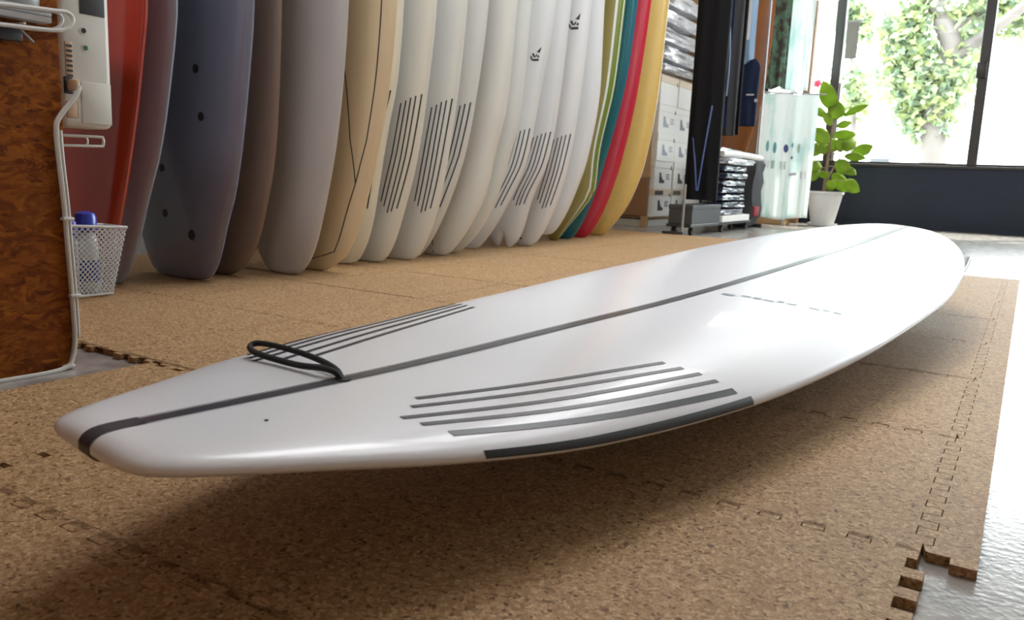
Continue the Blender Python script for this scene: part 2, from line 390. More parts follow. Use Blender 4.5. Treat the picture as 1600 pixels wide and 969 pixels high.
for c in range(2):
    for r in (1, 2):
        tile(-.05-.45*(c+1), Y0-TL*r, TL, TL, (F_ if r == 2 else T_, T_, T_, T_), 'cork_tile')
for r in (1, 2):
    tile(-1.265, Y0-TL*r-.008, .315, TL, (F_ if r == 2 else T_, T_, T_, F_))
# straight edging strips along the right side of the mat
for r in range(7):
    y = Y0+TL*r; bm = BM()
    P2 = [(-u_, v_) for v_, u_ in [(v, o) for v, o in side_pts(0, TL, False, .0005, T_)]]
    pts = [(x, yy) for x, yy in P2]
    if r == 0: low = [(.05-.0004, -.012), (.026, -.012), (.026, .004), (.004, .004)]
    else: low = [(.0496, .0006), (.004, .0006)]
    poly = [(.0496, TL-.0006)] + low + [q for q in pts if q[1] > .006]
    bm = prism(BM(), [(x, yy, 0) for x, yy in poly[::-1]], (0, 0, TH)); bm.normal_update(); bmesh.ops.triangulate(bm, faces=[f for f in bm.faces if len(f.verts) > 4], ngon_method='EAR_CLIP')
    o = obj('edge_strip', bm, 'cork', MAT, False); o.location = (-.05, y, ZF+.0003)

# ------------------------------------------------------------------ surfboard builder
class Board:
    """lofted board; mp(u, y, v) maps across / along / out of the deck to the scene"""
    def __init__(s, L, w, th, cr, mp, notch=0, extra=None, ref=None):
        s.ref = ref or th
        s.L, s.w, s.th, s.cr, s.mp, s.notch, s.extra = L, w, th, cr, mp, notch, extra
    def sec(s, q, a, off=0):
        """section angle a: 0 right rail, pi/2 deck centre, pi left rail, 3pi/2 bottom"""
        w = s.w(q)+off; T = s.th(q)+2*off; hu = T*s.cr; hl = T-hu; t = math.cos(a)
        if math.sin(a) >= 0: z = hu*max(0, 1-abs(t)**3.4)**.52
        else: z = -hl*max(0, 1-abs(t)**3.2)**.5
        if s.extra and math.sin(a) > 0: z += s.extra(q)*(1-t*t)
        y = q*s.L+s.notch*(1-abs(t))*max(0, 1-q/.12)
        return Vector(s.mp(w*t, y, z-s.ref(q)*s.cr, q))
    def deck(s, q, t, off=.0006): return s.sec(q, math.acos(max(-1, min(1, t))), off)
    def mesh(s, n=56, m=40):
        bm = BM(); qs = [.5-.5*math.cos(PI*i/n) for i in range(n+1)]; qs = [.6*q+.4*i/n for i, q in enumerate(qs)]
        qs = [0, .0003, .0006, .001, .0016, .0024, .0035, .0048]+[q for q in qs if .006 < q < .992]+[.993, .996, .9985, 1]
        R = [[bm.verts.new(s.sec(q, 2*PI*j/m)) for j in range(m)] for q in qs]
        for a, b in zip(R, R[1:]):
            for j in range(m): bm.faces.new((a[j], a[(j+1) % m], b[(j+1) % m], b[j]))
        if s.notch:
            for j in range(1, m//2): # close the swallow tail with quads deck to bottom
                bm.faces.new((R[0][j], R[0][j-1], R[0][(m-j+1) % m], R[0][m-j])) if j > 1 else bm.faces.new((R[0][1], R[0][0], R[0][m-1]))
            bm.faces.new((R[0][m//2], R[0][m//2-1], R[0][m//2+1]))
        else: bm.faces.new(R[0][::-1])
        bm.faces.new(R[-1]); return bm
    def strip(s, path, wd, off=.0006, n=24):
        """flat printed line through (q, t) points"""
        bm = BM(); k = len(path)-1; prev = None
        for i in range(n+1):
            f = i/n*k; j = min(int(f), k-1); g = f-j
            q = path[j][0]*(1-g)+path[j+1][0]*g; t = path[j][1]*(1-g)+path[j+1][1]*g
            dt = wd/2/max(s.w(q), .02)
            a = bm.verts.new(s.deck(q, t-dt, off)); b = bm.verts.new(s.deck(q, min(t+dt, 1), off))
            if prev: bm.faces.new((prev[0], prev[1], b, a))
            prev = (a, b)
        return bm
    def band(s, a0, a1, q0=.01, q1=.985, off=.0008, n=40, m=8):
        return grid(BM(), lambda i, j: s.sec(q0+(q1-q0)*i, a0+(a1-a0)*j, off), n, m)
STRIPES = [(.0975, .44, .235, .63), (.090, .53, .2385, .71), (.080, .64, .2425, .785), (.0825, .735, .245, .86), (.0875, .85, .2475, .94)]

# ------------------------------------------------------------------ the long white board in front
FX, FY, FTH, Z0, TILT, KT, KN, FL, ROLL, CR = -.5772, .3488, .0963, .1063, .1212, .0412, .0116, 2.6301, -.0922, .5421
fw = pchip([0, .0015, .006, .02, .04, .08, .16, .3, .45, .6, .75, .86, .93, .975, .992, .998, 1.0], [.044, .061, .078, .102, .127, .1695, .2156, .2668, .289, .2927, .2689, .2228, .1705, .1088, .062, .03, .006])
ft = pchip([0, .0006, .0018, .004, .008, .015, .05, .2, .5, .8, .95, .99, 1], [.005, .010, .016, .021, .024, .026, .034, .058, .072, .056, .03, .018, .008])
fref = pchip([0, .05, .2, .5, .8, .95, 1], [.026, .034, .058, .072, .056, .030, .020])
def fz(q): return Z0+TILT*q+KT*max(0, .35-q)**2/.1225+KN*max(0, q-.5)**2.4/.5**2.4
AX = (math.sin(FTH), math.cos(FTH)); NX = (math.cos(FTH), -math.sin(FTH))
def fmap(u, y, v, q):
    y0 = y-.016*max(0, 1-q/.12)**2; k_ = min(1, q/.15); rl = ROLL*(.30+.70*k_*k_*(3-2*k_))
    return (FX+AX[0]*y0+NX[0]*u, FY+AX[1]*y0+NX[1]*u, fz(q)+u*math.sin(rl)+v)
FB = Board(FL, fw, ft, CR, fmap, extra=lambda q: .008*math.exp(-((q-.24)/.13)**2), ref=fref)
fb = thing('surfboard', 'long glossy white surfboard lying deck up in the foreground, dark stripes by its rails', 'surfboard')
obj('board_body', FB.mesh(110, 72), 'board', fb)
obj('stringer', FB.strip([(0.012, 0), (.5, 0), (.985, 0)], .011, n=120), 'ink_grey', fb)['label'] = 'dark grey stringer line down the middle of the deck'
for s_ in (-1, 1):
    bm = BM(); prev = None
    for i in range(121):
        q = .012+.97*i/120; w = FB.w(q); a = bm.verts.new(FB.deck(q, (s_*.0076-.0007)/w, .0007)); b = bm.verts.new(FB.deck(q, (s_*.0076+.0007)/w, .0007))
        if prev: bm.faces.new((*prev, b, a))
        prev = (a, b)
    obj('stringer_edge', bm, 'ink', fb)
# the stringer wraps over the tail
bm = BM(); prev = None
def _tp(q, up): return FB.sec(q, PI/2 if up else 3*PI/2, .0009)+Vector((-AX[0], -AX[1], 0))*.0009
path = [_tp(q, 1) for q in (.016, .013, .010, .008, .006, .0048, .0035, .0024, .0016, .001, .0006, .0003, 0)]+[_tp(0, 1).lerp(_tp(0, 0), f) for f in (.3, .6)]+[_tp(q, 0) for q in (0, .0006, .0012, .002, .004)]
for c in path:
    wv_ = Vector((NX[0], NX[1], math.sin(ROLL)))*.0081
    a = bm.verts.new(c+wv_); b = bm.verts.new(c-wv_)
    if prev: bm.faces.new((*prev, b, a))
    prev = (a, b)
obj('stringer_tail', bm, 'ink_grey', fb)
for sg in (1, -1):
    for k, (q0, t0, q1, t1) in enumerate(STRIPES):
        mid = ((q0+q1)/2, sg*((t0+t1)/2+.012))
        obj('pinstripe', FB.strip([(q0, sg*t0), mid, (q1, sg*t1)], .0058 if k < 4 else .008), 'ink', fb)
    bm = grid(BM(), lambda i, j: FB.sec(.0925+.1625*i, (math.acos(.982)*(1-j)-.05*j) if sg > 0 else PI-(math.acos(.982)*(1-j)-.05*j), .0007), 30, 4)
    obj('rail_stripe', bm, 'ink', fb)['label'] = 'broad black stripe along the rail'
# faint word-like mark across the deck
bm = BM()
for (ta, tb, qa, dq) in [(.10, .17, .409, .006), (.20, .25, .417, .004), (.265, .31, .419, .005), (.325, .38, .421, .004), (.395, .43, .426, .005), (.445, .50, .428, .005), (.56, .62, .433, .006), (.635, .67, .438, .004), (.685, .73, .441, .004)]:
    V = [bm.verts.new(FB.deck(q, t, .0007)) for q, t in ((qa, ta), (qa+.002, tb), (qa+.002+dq, tb), (qa+dq, ta))]; bm.faces.new(V)
obj('deck_logo', bm, 'pale_blue_ink', fb)['label'] = 'grey word mark printed across the deck'
bm = disc(BM(), FB.deck(.0425, .43, .0003), (0, 0, 1), .0017, .0006, 10); obj('dent_mark', bm, 'ink_grey', fb)
# leash loop
base = FB.deck(.0895, .0, 0); bz = base.z
pl = disc(BM(), base+Vector((0, 0, -.001)), (0, 0, 1), .0085, .0022, 20); obj('leash_plug', pl, 'dark_plastic', fb)
up_ = [(536, 594, 0), (528, 581, .002), (505, 566, .008), (470, 552, .012), (430, 541, .013), (403, 537, .009), (391, 542, 0), (398, 551, -.009), (430, 562, -.012), (470, 572, -.011), (505, 576, -.007), (526, 584, -.003), (535, 594, -.001)]
pp = [at_y(a, b, base.y+d) for a, b, d in up_]
dz = base-(pp[0]+pp[-1])/2; pp = [p+dz for p in pp]; pp[0].z -= .004; pp[-1].z -= .004
obj('leash_loop', tube(BM(), smooth_path(pp, 5), .0033, 10), 'cord', fb)['label'] = 'black cord leash loop knotted through the deck plug'
# low padded stand underneath
st = thing('board_stand', 'low padded stand with a slanted arm tip showing beside the white surfboard nose', 'stand')
def bottom(q, t): return FB.sec(q, 2*PI-math.acos(t), 0)
for q in (.42, .80):
    a = bottom(q, -.45); b = bottom(q, .30); mid = bottom(q, 0)
    bm = BM(); tube(bm, [a+Vector((0, 0, -.016)), mid+Vector((0, 0, -.016)), b+Vector((0, 0, -.016))], .0145, 10); obj('padded_bar', bm, 'pad', st)
    for p in (a, b):
        bm = tube(BM(), [Vector((p.x, p.y, p.z-.024)), Vector((p.x, p.y, .010))], .009, 8); obj('leg', bm, 'grey_metal', st)
        obj('foot', bx((p.x-.03, p.y-.05, .0008), (p.x+.03, p.y+.05, .012), .003), 'pad', st)
b = bottom(.80, .55); tip = at_y(1513, 405, b.y+.30); root = at_y(1500, 428, b.y+.18)
bm = tube(BM(), smooth_path([b+Vector((0, 0, -.03)), (b.x+.06, b.y+.05, b.z-.02), root, tip], 5), .008, 10)
obj('arm', bm, 'grey_metal', st)['label'] = 'grey slanted arm tip'

# ------------------------------------------------------------------ boards standing in the rack
G1 = 'surfboards standing in the row along the left wall'
def rack_board(label, ma, Y, rail, L=2.72, hw=.315, grow=.012, T=.07, tail=None, notch=0, lift=0.0, name='surfboard', peak=1.35, bottom_ma=None):
    pts = sorted([(p.z-lift, p.x) for p in (at_y(px, py, Y) for px, py in rail)], key=lambda a: a[0])
    xc = min(max(x for _, x in pts)+grow-hw, pts[0][1]-(.075 if tail is None else tail+.02)-.5*max(0, .05-pts[0][0]))
    hw = max(x for _, x in pts)+grow-xc
    xs, ws = [], []
    tw = max(.03, pts[0][1]-xc-max(.012, min(.05, pts[0][0]*.7)))
    xs += [0, .003, .010]; ws += [tw*.5, tw*.78, tw*.97]
    for z, x in pts:
        if z < .02: continue
        if xs and z-xs[-1] < .012: continue
        xs.append(z); ws.append(max(.02, x-xc))
    pk = max(peak, xs[-1]+.18)
    xs += [pk, pk+.45, L-.35, L-.12, L-.03, L-.006, L]; ws += [hw, hw*.96, hw*.68, hw*.36, hw*.17, .035, .006]
    o_ = sorted(zip(xs, ws)); xs = [a/L for a, _ in o_]; ws = [b for _, b in o_]
    w = pchip(xs, ws)
    th = pchip([0, .003, .012, .05, .25, .5, .8, .97, 1], [T*.25, T*.4, T*.52, T*.66, T*.92, T, T*.8, T*.4, T*.12])
    z0 = .0006+lift
    B = Board(L, w, th, .5, lambda u, y, v, q: (u, -(v+th(q)*.5), y), notch)
    t = thing(name, label, 'surfboard', (xc, Y, z0), 0, G1); B.xc = xc; B.z0 = z0; B.Y = Y; B.root = t
    o = obj('board_body', B.mesh(44, 36), ma, t)
    if bottom_ma:  # unseen underside, made white to bounce light onto the next board
        o.data.materials.append(M[bottom_ma])
        for p in o.data.polygons:
            if p.center.y > .006: p.material_index = 1
    return B
def qt(B, px, py):
    p = at_y(px, py, B.Y-B.th(.3)*.48); q = (p.z-B.z0)/B.L; return (q, max(-.99, min(.985, (p.x-B.xc)/B.w(q))))
def stripes(B, k1=.94):
    k = 2.63/B.L
    for (q0, t0, q1, t1) in STRIPES:
        for sg in (1, -1):
            qa, qc = q0*k*.9, q1*k*k1; qb = (qa+qc)/2
            f_ = lambda q, t, qf: 1-(1-t)*fw(qf)/B.w(q)      # same distance from the rail as on the front board
            obj('pinstripe', B.strip([(qa, sg*f_(qa, t0, q0)), (qb, sg*f_(qb, (t0+t1)/2+.012, (q0+q1)/2)), (qc, sg*f_(qc, t1, q1))], .0055, .0008, 14), 'ink', B.root)
def chevron(B, px, py, s=.05):
    q, t = qt(B, px, py); bm = BM()
    def quad(pts):
        bm.faces.new([bm.verts.new(B.deck(q+v*s/B.L, t+u*s/B.w(q), .0009)) for u, v in pts])
    quad([(.05, .45), (.5, .95), (.42, .38)])
    quad([(-.42, .30), (-.22, .36), (-.02, -.02), (-.16, -.10)])
    quad([(-.55, -.02), (-.46, .14), (-.25, -.22), (-.36, -.36)])
    quad([(-.30, -.42), (-.24, -.22), (.42, -.20), (.42, -.42)])
    quad([(.02, -.10), (-.04, .06), (.14, .28), (.2, .12)]); quad([(.2, -.08), (.24, .12), (.42, .12), (.42, -.08)])
    obj('logo_mark', bm, 'ink', B.root)['label'] = 'small black angular logo mark'
R = rack_board
B1 = R('dark red glossy soft board, first in the row behind the white plastic device', 'red', 1.21, [(229, 0), (223, 77), (217, 139), (203, 248), (195, 300), (186, 350)], L=2.3, hw=.27, T=.075)
B2 = R('blue grey plain soft board between the red board and the dark slate board', 'bluegrey', 1.35, [(276, 0), (266, 124), (248, 248), (237, 290), (202, 421)], L=2.4, hw=.28, T=.075)
B3 = R('wide dark slate blue soft board with round black plug holes', 'slate', 1.56, [(396, 0), (388, 124), (368, 300), (356, 349), (338, 421)], L=2.4, hw=.285, T=.09, tail=.13)
for px, py, r in ((305, 107, .0125), (312, 182, .0125), (251, 262, .0115), (254, 333, .012), (294, 367, .0155)):
    q, t = qt(B3, px, py); p = B3.deck(q, t, 0); obj('plug_hole', disc(BM(), p+Vector((0, .004, 0)), (0, -1, 0), r, .0046, 20), 'dark_plastic', B3.root)
B4 = R('narrow brown board between the slate board and the plain grey board', 'brown', 1.70, [(440, 0), (432, 220), (418, 318), (397, 395), (374, 426)], L=2.5, hw=.27, T=.06)
q, t = qt(B4, 361, 436)
B5 = R('plain wide grey board with a square bottom end, beside the cream board', 'grey', 1.86, [(544, 0), (538, 102), (526, 220), (508, 323), (488, 400)], L=2.5, hw=.28, T=.075, tail=.10)
B6 = R('cream coloured board with thin black lines meeting in a V', 'cream', 2.0, [(621, 0), (613, 102), (595, 220), (576, 305), (542, 399), (520, 416)], hw=.285, T=.07)
obj('black_pinline', B6.strip([qt(B6, *p) for p in ((596, -60), (592, 0), (584, 110), (568, 220), (559, 255), (551, 287), (535, 340), (524, 377), (517, 394))], .004, .0009, 40), 'ink', B6.root)
obj('black_pinline', B6.strip([qt(B6, *p) for p in ((517, 394), (500, 400), (478, 406))], .01, .0009, 10), 'ink', B6.root)
obj('black_pinline', B6.strip([qt(B6, *p) for p in ((530, 0), (537, 102), (545, 220), (551, 287))], .004, .0009, 24), 'ink', B6.root)
B7 = R('white board mostly hidden behind the cream board, a few black pinstripes showing', 'board_w2', 2.21, [(631, 0), (620, 136), (611, 180), (595, 274), (582, 352), (567, 396)]); stripes(B7)
B8 = R('white board with black pinstripes, second white one after the cream board', 'board_w2', 2.34, [(683, 0), (668, 145), (652, 250), (632, 330), (611, 392)]); stripes(B8)
B9 = R('white board with black pinstripes, third white one after the cream board', 'board_w2', 2.50, [(731, 0), (716, 145), (703, 232), (690, 305), (657, 396)]); stripes(B9)
B10 = R('white board with slanting pinstripes, left neighbour of the plain white boards', 'board_w2', 2.64, [(764, 0), (742, 168), (727, 243), (707, 305), (672, 380)]); stripes(B10)
B11 = R('plain white board with a brown stringer showing at its tail', 'board_w2', 2.75, [(809, 0), (792, 168), (772, 250), (764, 289), (707, 392)])
obj('stringer', B11.strip([(0.004, -.02), (.3, 0), (.9, 0)], .005, .0008, 30), 'wood_stringer', B11.root)
B12 = R('plain white board without stripes, right after the one with brown stringer', 'board_w2', 2.88, [(831, 0), (812, 186), (796, 250), (779, 305), (723, 394)])
B13 = R('white board with lower black logo mark and pinstripes', 'board_w', 3.12, [(869, 0), (837, 186), (825, 248), (801, 305), (755, 380)]); stripes(B13, .84); chevron(B13, 834, 88, .042)
B14 = R('white board with swallow tail and pinstripes between the two logo boards', 'board_w', 3.34, [(893, 0), (873, 168), (858, 248), (832, 311), (812, 372)], tail=.07, notch=.07); stripes(B14, .84)
B15 = R('white board with the higher black logo mark and pinstripes', 'board_w', 3.49, [(925, 0), (908, 145), (890, 250), (870, 320), (842, 374)]); stripes(B15, .84); chevron(B15, 896, 38, .052)
tail = B15.deck(.012, -.1, 0)
obj('tail_cord', tube(BM(), smooth_path([tail, tail+Vector((-.03, -.02, .04)), tail+Vector((-.035, -.018, .10)), tail+Vector((-.03, -.012, .17))], 4), .004, 6), 'cord', B15.root)
B16 = R('plain bright white board next to the olive board, its tail raised', 'board_w', 3.72, [(945, 0), (939, 129), (918, 250), (907, 283), (876, 350)], lift=.045, tail=.09)
B17 = R('olive board with green rail and white pinline', 'olive', 3.93, [(978, 0), (962, 129), (936, 250), (932, 289), (885, 358)], bottom_ma='board_w')
obj('rail_band', B17.band(.44, -PI/2*.8), 'green', B17.root)['label'] = 'green rail'
obj('pinline', B17.band(.44, .52, off=.0013, m=1), 'pinline', B17.root)['label'] = 'white pinline'
obj('pinline', B17.band(.13, .21, off=.0013, m=1), 'pinline', B17.root)['label'] = 'white pinline'
B18 = R('deep teal blue board between the olive and the crimson board', 'teal', 4.10, [(997, 0), (983, 103), (952, 232), (901, 364)], bottom_ma='board_w')
B19 = R('crimson red board between the teal and the mustard yellow board', 'crimson', 4.28, [(1018, 0), (996, 145), (972, 250), (967, 267), (925, 362)], bottom_ma='board_w')
B20 = R('mustard yellow board, last in the row before the shoe boxes', 'yellow', 4.55, [(1046, 0), (1029, 145), (1009, 250), (985, 314), (951, 360)])
obj('rail_band', B20.band(.10, -.25), 'pinline', B20.root)['label'] = 'pale rail edge'

# ------------------------------------------------------------------ desk end with strand board
DX = -1.36
dk = thing('counter', 'counter with a reddish brown strand board end panel at the left edge', 'counter', (0, 0, 0))
obj('side_panel', bx((DX-.018, -.235, ZF), (DX, .772, .78), .002), 'osb', dk, False)
obj('back_panel', bx((-2.05, -.29, ZF), (-2.03, .75, .78)), 'osb', dk, False)
obj('front_panel', bx((-2.03, .735, ZF), (DX-.018, .753, .78)), 'osb', dk, False)
obj('counter_top', bx((-2.07, -.235, .78), (DX+.01, .79, .805), .003), 'tan_wood', dk, False)
obj('added_shade_block', bx((DX-.02, -.86, ZF), (1.7, -.24, 1.03), .004), 'brown_wood', dk, False)  # unseen block added behind the camera to shade the near mat
obj('added_shade_top', bx((DX-.04, -.90, 1.031), (1.74, -.22, 1.06), .004), 'tan_wood', dk, False)  # top of the added block, extends its shade over the floor
# wire shelf on the panel
ws = thing('wire_shelf', 'white coated wire shelf fixed on the strand board panel, top left', 'shelf')
a = at_x(0, 5, DX+.03); 
yA = -.1
def wloop(pts, r=.003): return tube(BM(), smooth_path(pts, 6), r, 8)
E1 = [at_x(*p, DX+.035) for p in ((-160, 0), (-60, 2), (0, 6), (80, 16), (106, 20), (114, 32), (105, 44), (80, 47), (0, 38), (-60, 34), (-160, 30))]
obj('front_wire', wloop(E1, .0034), 'white_wire', ws)
E2 = [p+Vector((-.03, .0, .002)) for p in E1]; obj('back_wire', wloop(E2, .0028), 'white_wire', ws)
for k in (0, 1, 2, 3):
    y = .70-.09*k; z = (.545, .543, .541, .54)[k]; obj('cross_wire', tube(BM(), [(DX+.001, y, z), (DX+.036, y, z)], .002, 6), 'white_wire', ws)
hk = [at_x(*p, DX+.03) for p in ((30, 44), (38, 52), (52, 66))]; obj('hook', wloop(hk, .0022), 'grey_metal', ws)
tr = thing('pale_tray', 'pale grey tray lying on the white wire shelf', 'tray')
obj('tray_base', bx((DX+.003, .35, .552), (DX+.030, .745, .562), .002), 'light_cloth', tr)
obj('tray_rim', bx((DX+.026, .35, .562), (DX+.030, .745, .574), .0015), 'grey_metal', tr)
bw = thing('metal_bowl', 'dark metal bowl tucked on the wire shelf at the top edge', 'bowl')
bm = lathe(BM(), [(.02, .5632), (.03, .572), (.034, .60), (.031, .60), (.026, .574), (.006, .569)], (0, 0), 24); bm.transform(Matrix.Translation((DX+.0015, .70, 0)) @ Matrix.Diagonal((.36, 1.1, 1, 1)) @ Matrix.Translation((.037, 0, 0)))
obj('bowl_shell', bm, 'grey_metal', bw)
cl = thing('black_clip', 'small black clip hanging under the wire shelf', 'clip')
obj('clip_body', bx(at_x(0, 58, DX+.004)-Vector((.0, .04, .004)), at_x(36, 46, DX+.016), .003), 'dark_plastic', cl)
# white device
dv = thing('white_device', 'white plastic electronic box with round jacks and a plug beside the counter edge', 'electronics')
bm = box(BM(), (-1.455, .779, .397), (-1.378, .873, .70), .012, 3); obj('housing', bm, 'white_plastic', dv)
obj('front_plate', bx((-1.379, .815, .405), (-1.3765, .868, .474), .001), 'white_plastic', dv)
obj('display', bx((-1.379, .818, .584), (-1.3768, .862, .66), .001), 'dark_grey_plastic', dv)
for (px, py), ma in (((130, 48), 'dark_plastic'), ((133, 75), 'green_plastic')):
    p = at_x(px, py, -1.378); j = obj('jack', disc(BM(), p+Vector((-.001, 0, 0)), (1, 0, 0), .0062, .0022, 18), 'white_plastic', dv)
    obj('jack_hole', disc(BM(), p+Vector((.0008, 0, 0)), (1, 0, 0), .0042, .0009, 16), ma, j)
vt = obj('vent_panel', bx((-1.379, .790, .466), (-1.3768, .803, .536), .0008), 'beige_plastic', dv)
for k in range(8): obj('vent_slot', bx((-1.3772, .7915, .471+.008*k), (-1.3762, .8015, .475+.008*k)), 'dark_grey_plastic', vt, False)
pr = at_x(107, 133, -1.378)
obj('socket', bx((-1.379, pr.y-.008, pr.z-.014), (-1.3758, pr.y+.007, pr.z+.014), .002), 'dark_plastic', dv)
pg = obj('plug', bx((-1.377, pr.y-.005, pr.z-.009), (-1.352, pr.y+.006, pr.z+.009), .004), 'beige_plastic', dv)
obj('access_door', bx((-1.379, .789, .412), (-1.3770, .808, .44), .002), 'beige_plastic', dv)
cpts = [at_x(*p, x) for p, x in (((124, 135), -1.352), ((118, 150), -1.35), ((92, 184), -1.353), ((88, 205), -1.355), ((92, 250), -1.3555), ((100, 320), -1.3555), ((106, 390), -1.3555), ((114, 480), -1.3555), ((117, 530), -1.3555), ((113, 560), -1.3535), ((104, 574), -1.350), ((70, 584), -1.348), ((0, 596), -1.348), ((-90, 612), -1.346), ((-200, 632), -1.346))]
cb = thing('power_cable', 'pale power cable running down the strand board edge to the floor', 'cable')
obj('cable_run', tube(BM(), smooth_path(cpts, 6), .0041, 8), 'cable', cb)
c2 = [p+Vector((0, .0066, .002)) for p in cpts[3:9]]
obj('second_core', tube(BM(), smooth_path(c2, 6), .0030, 8), 'cable', cb)
for p in ((104, 342), (116, 462), (106, 572)):
    q = at_x(*p, -1.3555); obj('cable_clip', bx((DX-.0005, q.y-.009, q.z-.003), (DX+.012, q.y+.010, q.z+.003), .002), 'white_wire', cb)
wb = thing('wire_bracket', 'white wire bracket sticking out below the plastic device', 'bracket')
U = [(-1.39, .772, .383), (-1.39, .85, .384), (-1.39, .857, .382), (-1.39, .859, .376), (-1.39, .857, .369), (-1.39, .85, .368), (-1.39, .772, .366)]
obj('bracket_loop', tube(BM(), smooth_path(U, 4), .0024, 8), 'white_wire', wb)
obj('bracket_loop', tube(BM(), smooth_path([Vector(p)+Vector((-.05, 0, 0)) for p in U], 4), .0024, 8), 'white_wire', wb)
# mesh basket with bottles
bk = thing('mesh_basket', 'small white metal mesh basket hung on the counter edge', 'basket')
BX0, BX1 = -1.45, -1.378
top = [(BX0, .776, .232), (BX1, .776, .232), (BX1, .889, .226), (BX0, .889, .226)]
bot = [(BX0+.012, .776, .108), (BX1-.006, .776, .108), (BX1-.006, .862, .108), (BX0+.012, .862, .108)]
obj('rim', tube(BM(), top, .0026, 8, True), 'white_wire', bk)
obj('base_rim', tube(BM(), bot, .0020, 8, True), 'white_wire', bk)
obj('base', bx((BX0+.012, .776, .107), (BX1-.006, .862, .109)), 'white_wire', bk, False)
def mesh_wall(A, B_, C, D, nu, nv):
    """expanded-metal wall: A,B along top, D,C along bottom"""
    A, B_, C, D = map(Vector, (A, B_, C, D)); bm = BM()
    def pt(u, v): return A.lerp(B_, u).lerp(D.lerp(C, u), v)
    nrm = (B_-A).cross(D-A).normalized()
    def seg(u0, v0, u1, v1):
        p, q = pt(u0, v0), pt(u1, v1); d = (q-p).normalized(); s = nrm.cross(d)*.0009; n2 = nrm*.0006
        a = [bm.verts.new(x) for x in (p-s-n2, p+s-n2, q+s-n2, q-s-n2)]; b = [bm.verts.new(x) for x in (p-s+n2, p+s+n2, q+s+n2, q-s+n2)]
        bm.faces.new(a); bm.faces.new(b)
        bm.faces.new((a[0], a[3], b[3], b[0])); bm.faces.new((a[1], a[2], b[2], b[1]))
    for i in range(nu):
        for j in range(nv):
            u0, u1, um = i/nu, (i+1)/nu, (i+.5)/nu; v0, v1, vm = j/nv, (j+1)/nv, (j+.5)/nv
            seg(um, v0, u1, vm); seg(u1, vm, um, v1); seg(um, v1, u0, vm); seg(u0, vm, um, v0)
    return bm
for (i, j, nu) in ((1, 2, 11), (0, 1, 8), (3, 0, 11), (2, 3, 8)):
    o = obj('mesh_wall', mesh_wall(top[i], top[j], bot[j], bot[i], nu, 13), 'white_wire', bk, False); o['kind'] = 'stuff'
bt = thing('spray_bottle', 'white bottle with a big blue cap standing in the mesh basket', 'bottle', (-1.412, .832, .1095))
obj('bottle_body', lathe(BM(), [(.018, 0), (.020, .004), (.020, .085), (.016, .102), (.010, .11)]), 'bottle', bt)
obj('label', lathe(BM(), [(.0203, .02), (.0204, .021), (.0204, .058), (.0203, .059)]), 'label_blue', bt)
obj('cap', lathe(BM(), [(.012, .108), (.0185, .112), (.0185, .134), (.016, .141), (.008, .1445)]), 'blue_plastic', bt)
b2 = thing('small_bottle', 'small bottle with a purple cap in the mesh basket', 'bottle', (-1.395, .795, .1095))
obj('bottle_body', lathe(BM(), [(.010, 0), (.011, .003), (.011, .09), (.007, .10)]), 'bottle', b2)
obj('cap', lathe(BM(), [(.007, .10), (.0095, .102), (.0095, .126), (.007, .13)]), 'purple_plastic', b2)

# ------------------------------------------------------------------ shoe box shelf
SX = -2.43
sh = thing('shoe_shelf', 'tall wooden shelf holding white shoe boxes behind the yellow surfboard', 'shelf')
for (y0, y1) in ((5.84, 5.865), (6.64, 6.665)):
    obj('side_panel', bx((SX-.45, y0, .36), (SX-.02, y1, 1.9), .003), 'tan_wood', sh, False)
    obj('lower_panel', bx((SX-.45, y0-.012, .075), (SX-.03, y1+.0, .36), .003), 'brown_wood', sh, False)
    obj('leg', bx((SX-.07, y0-.01, ZF), (SX-.02, y1, .075), .003), 'tan_wood', sh, False)
    obj('leg', bx((SX-.45, y0-.01, ZF), (SX-.40, y1, .075), .003), 'tan_wood', sh, False)
for z in (.055, 1.125, 1.88): obj('shelf_board', bx((SX-.45, 5.866, z), (SX-.02, 6.639, z+.015), .002), 'tan_wood', sh, False)
obj('back_panel', bx((SX-.465, 5.84, .075), (SX-.45, 6.665, 1.9)), 'brown_wood', sh, False)
pn = thing('white_plinth', 'low white block on the floor under the shoe box shelf', 'block')
obj('plinth_block', bx((SX-.40, 5.90, ZF), (SX-.05, 6.60, .045), .004), 'white_card', pn, False)
rows = ['bottom', 'second', 'middle', 'fourth', 'top']
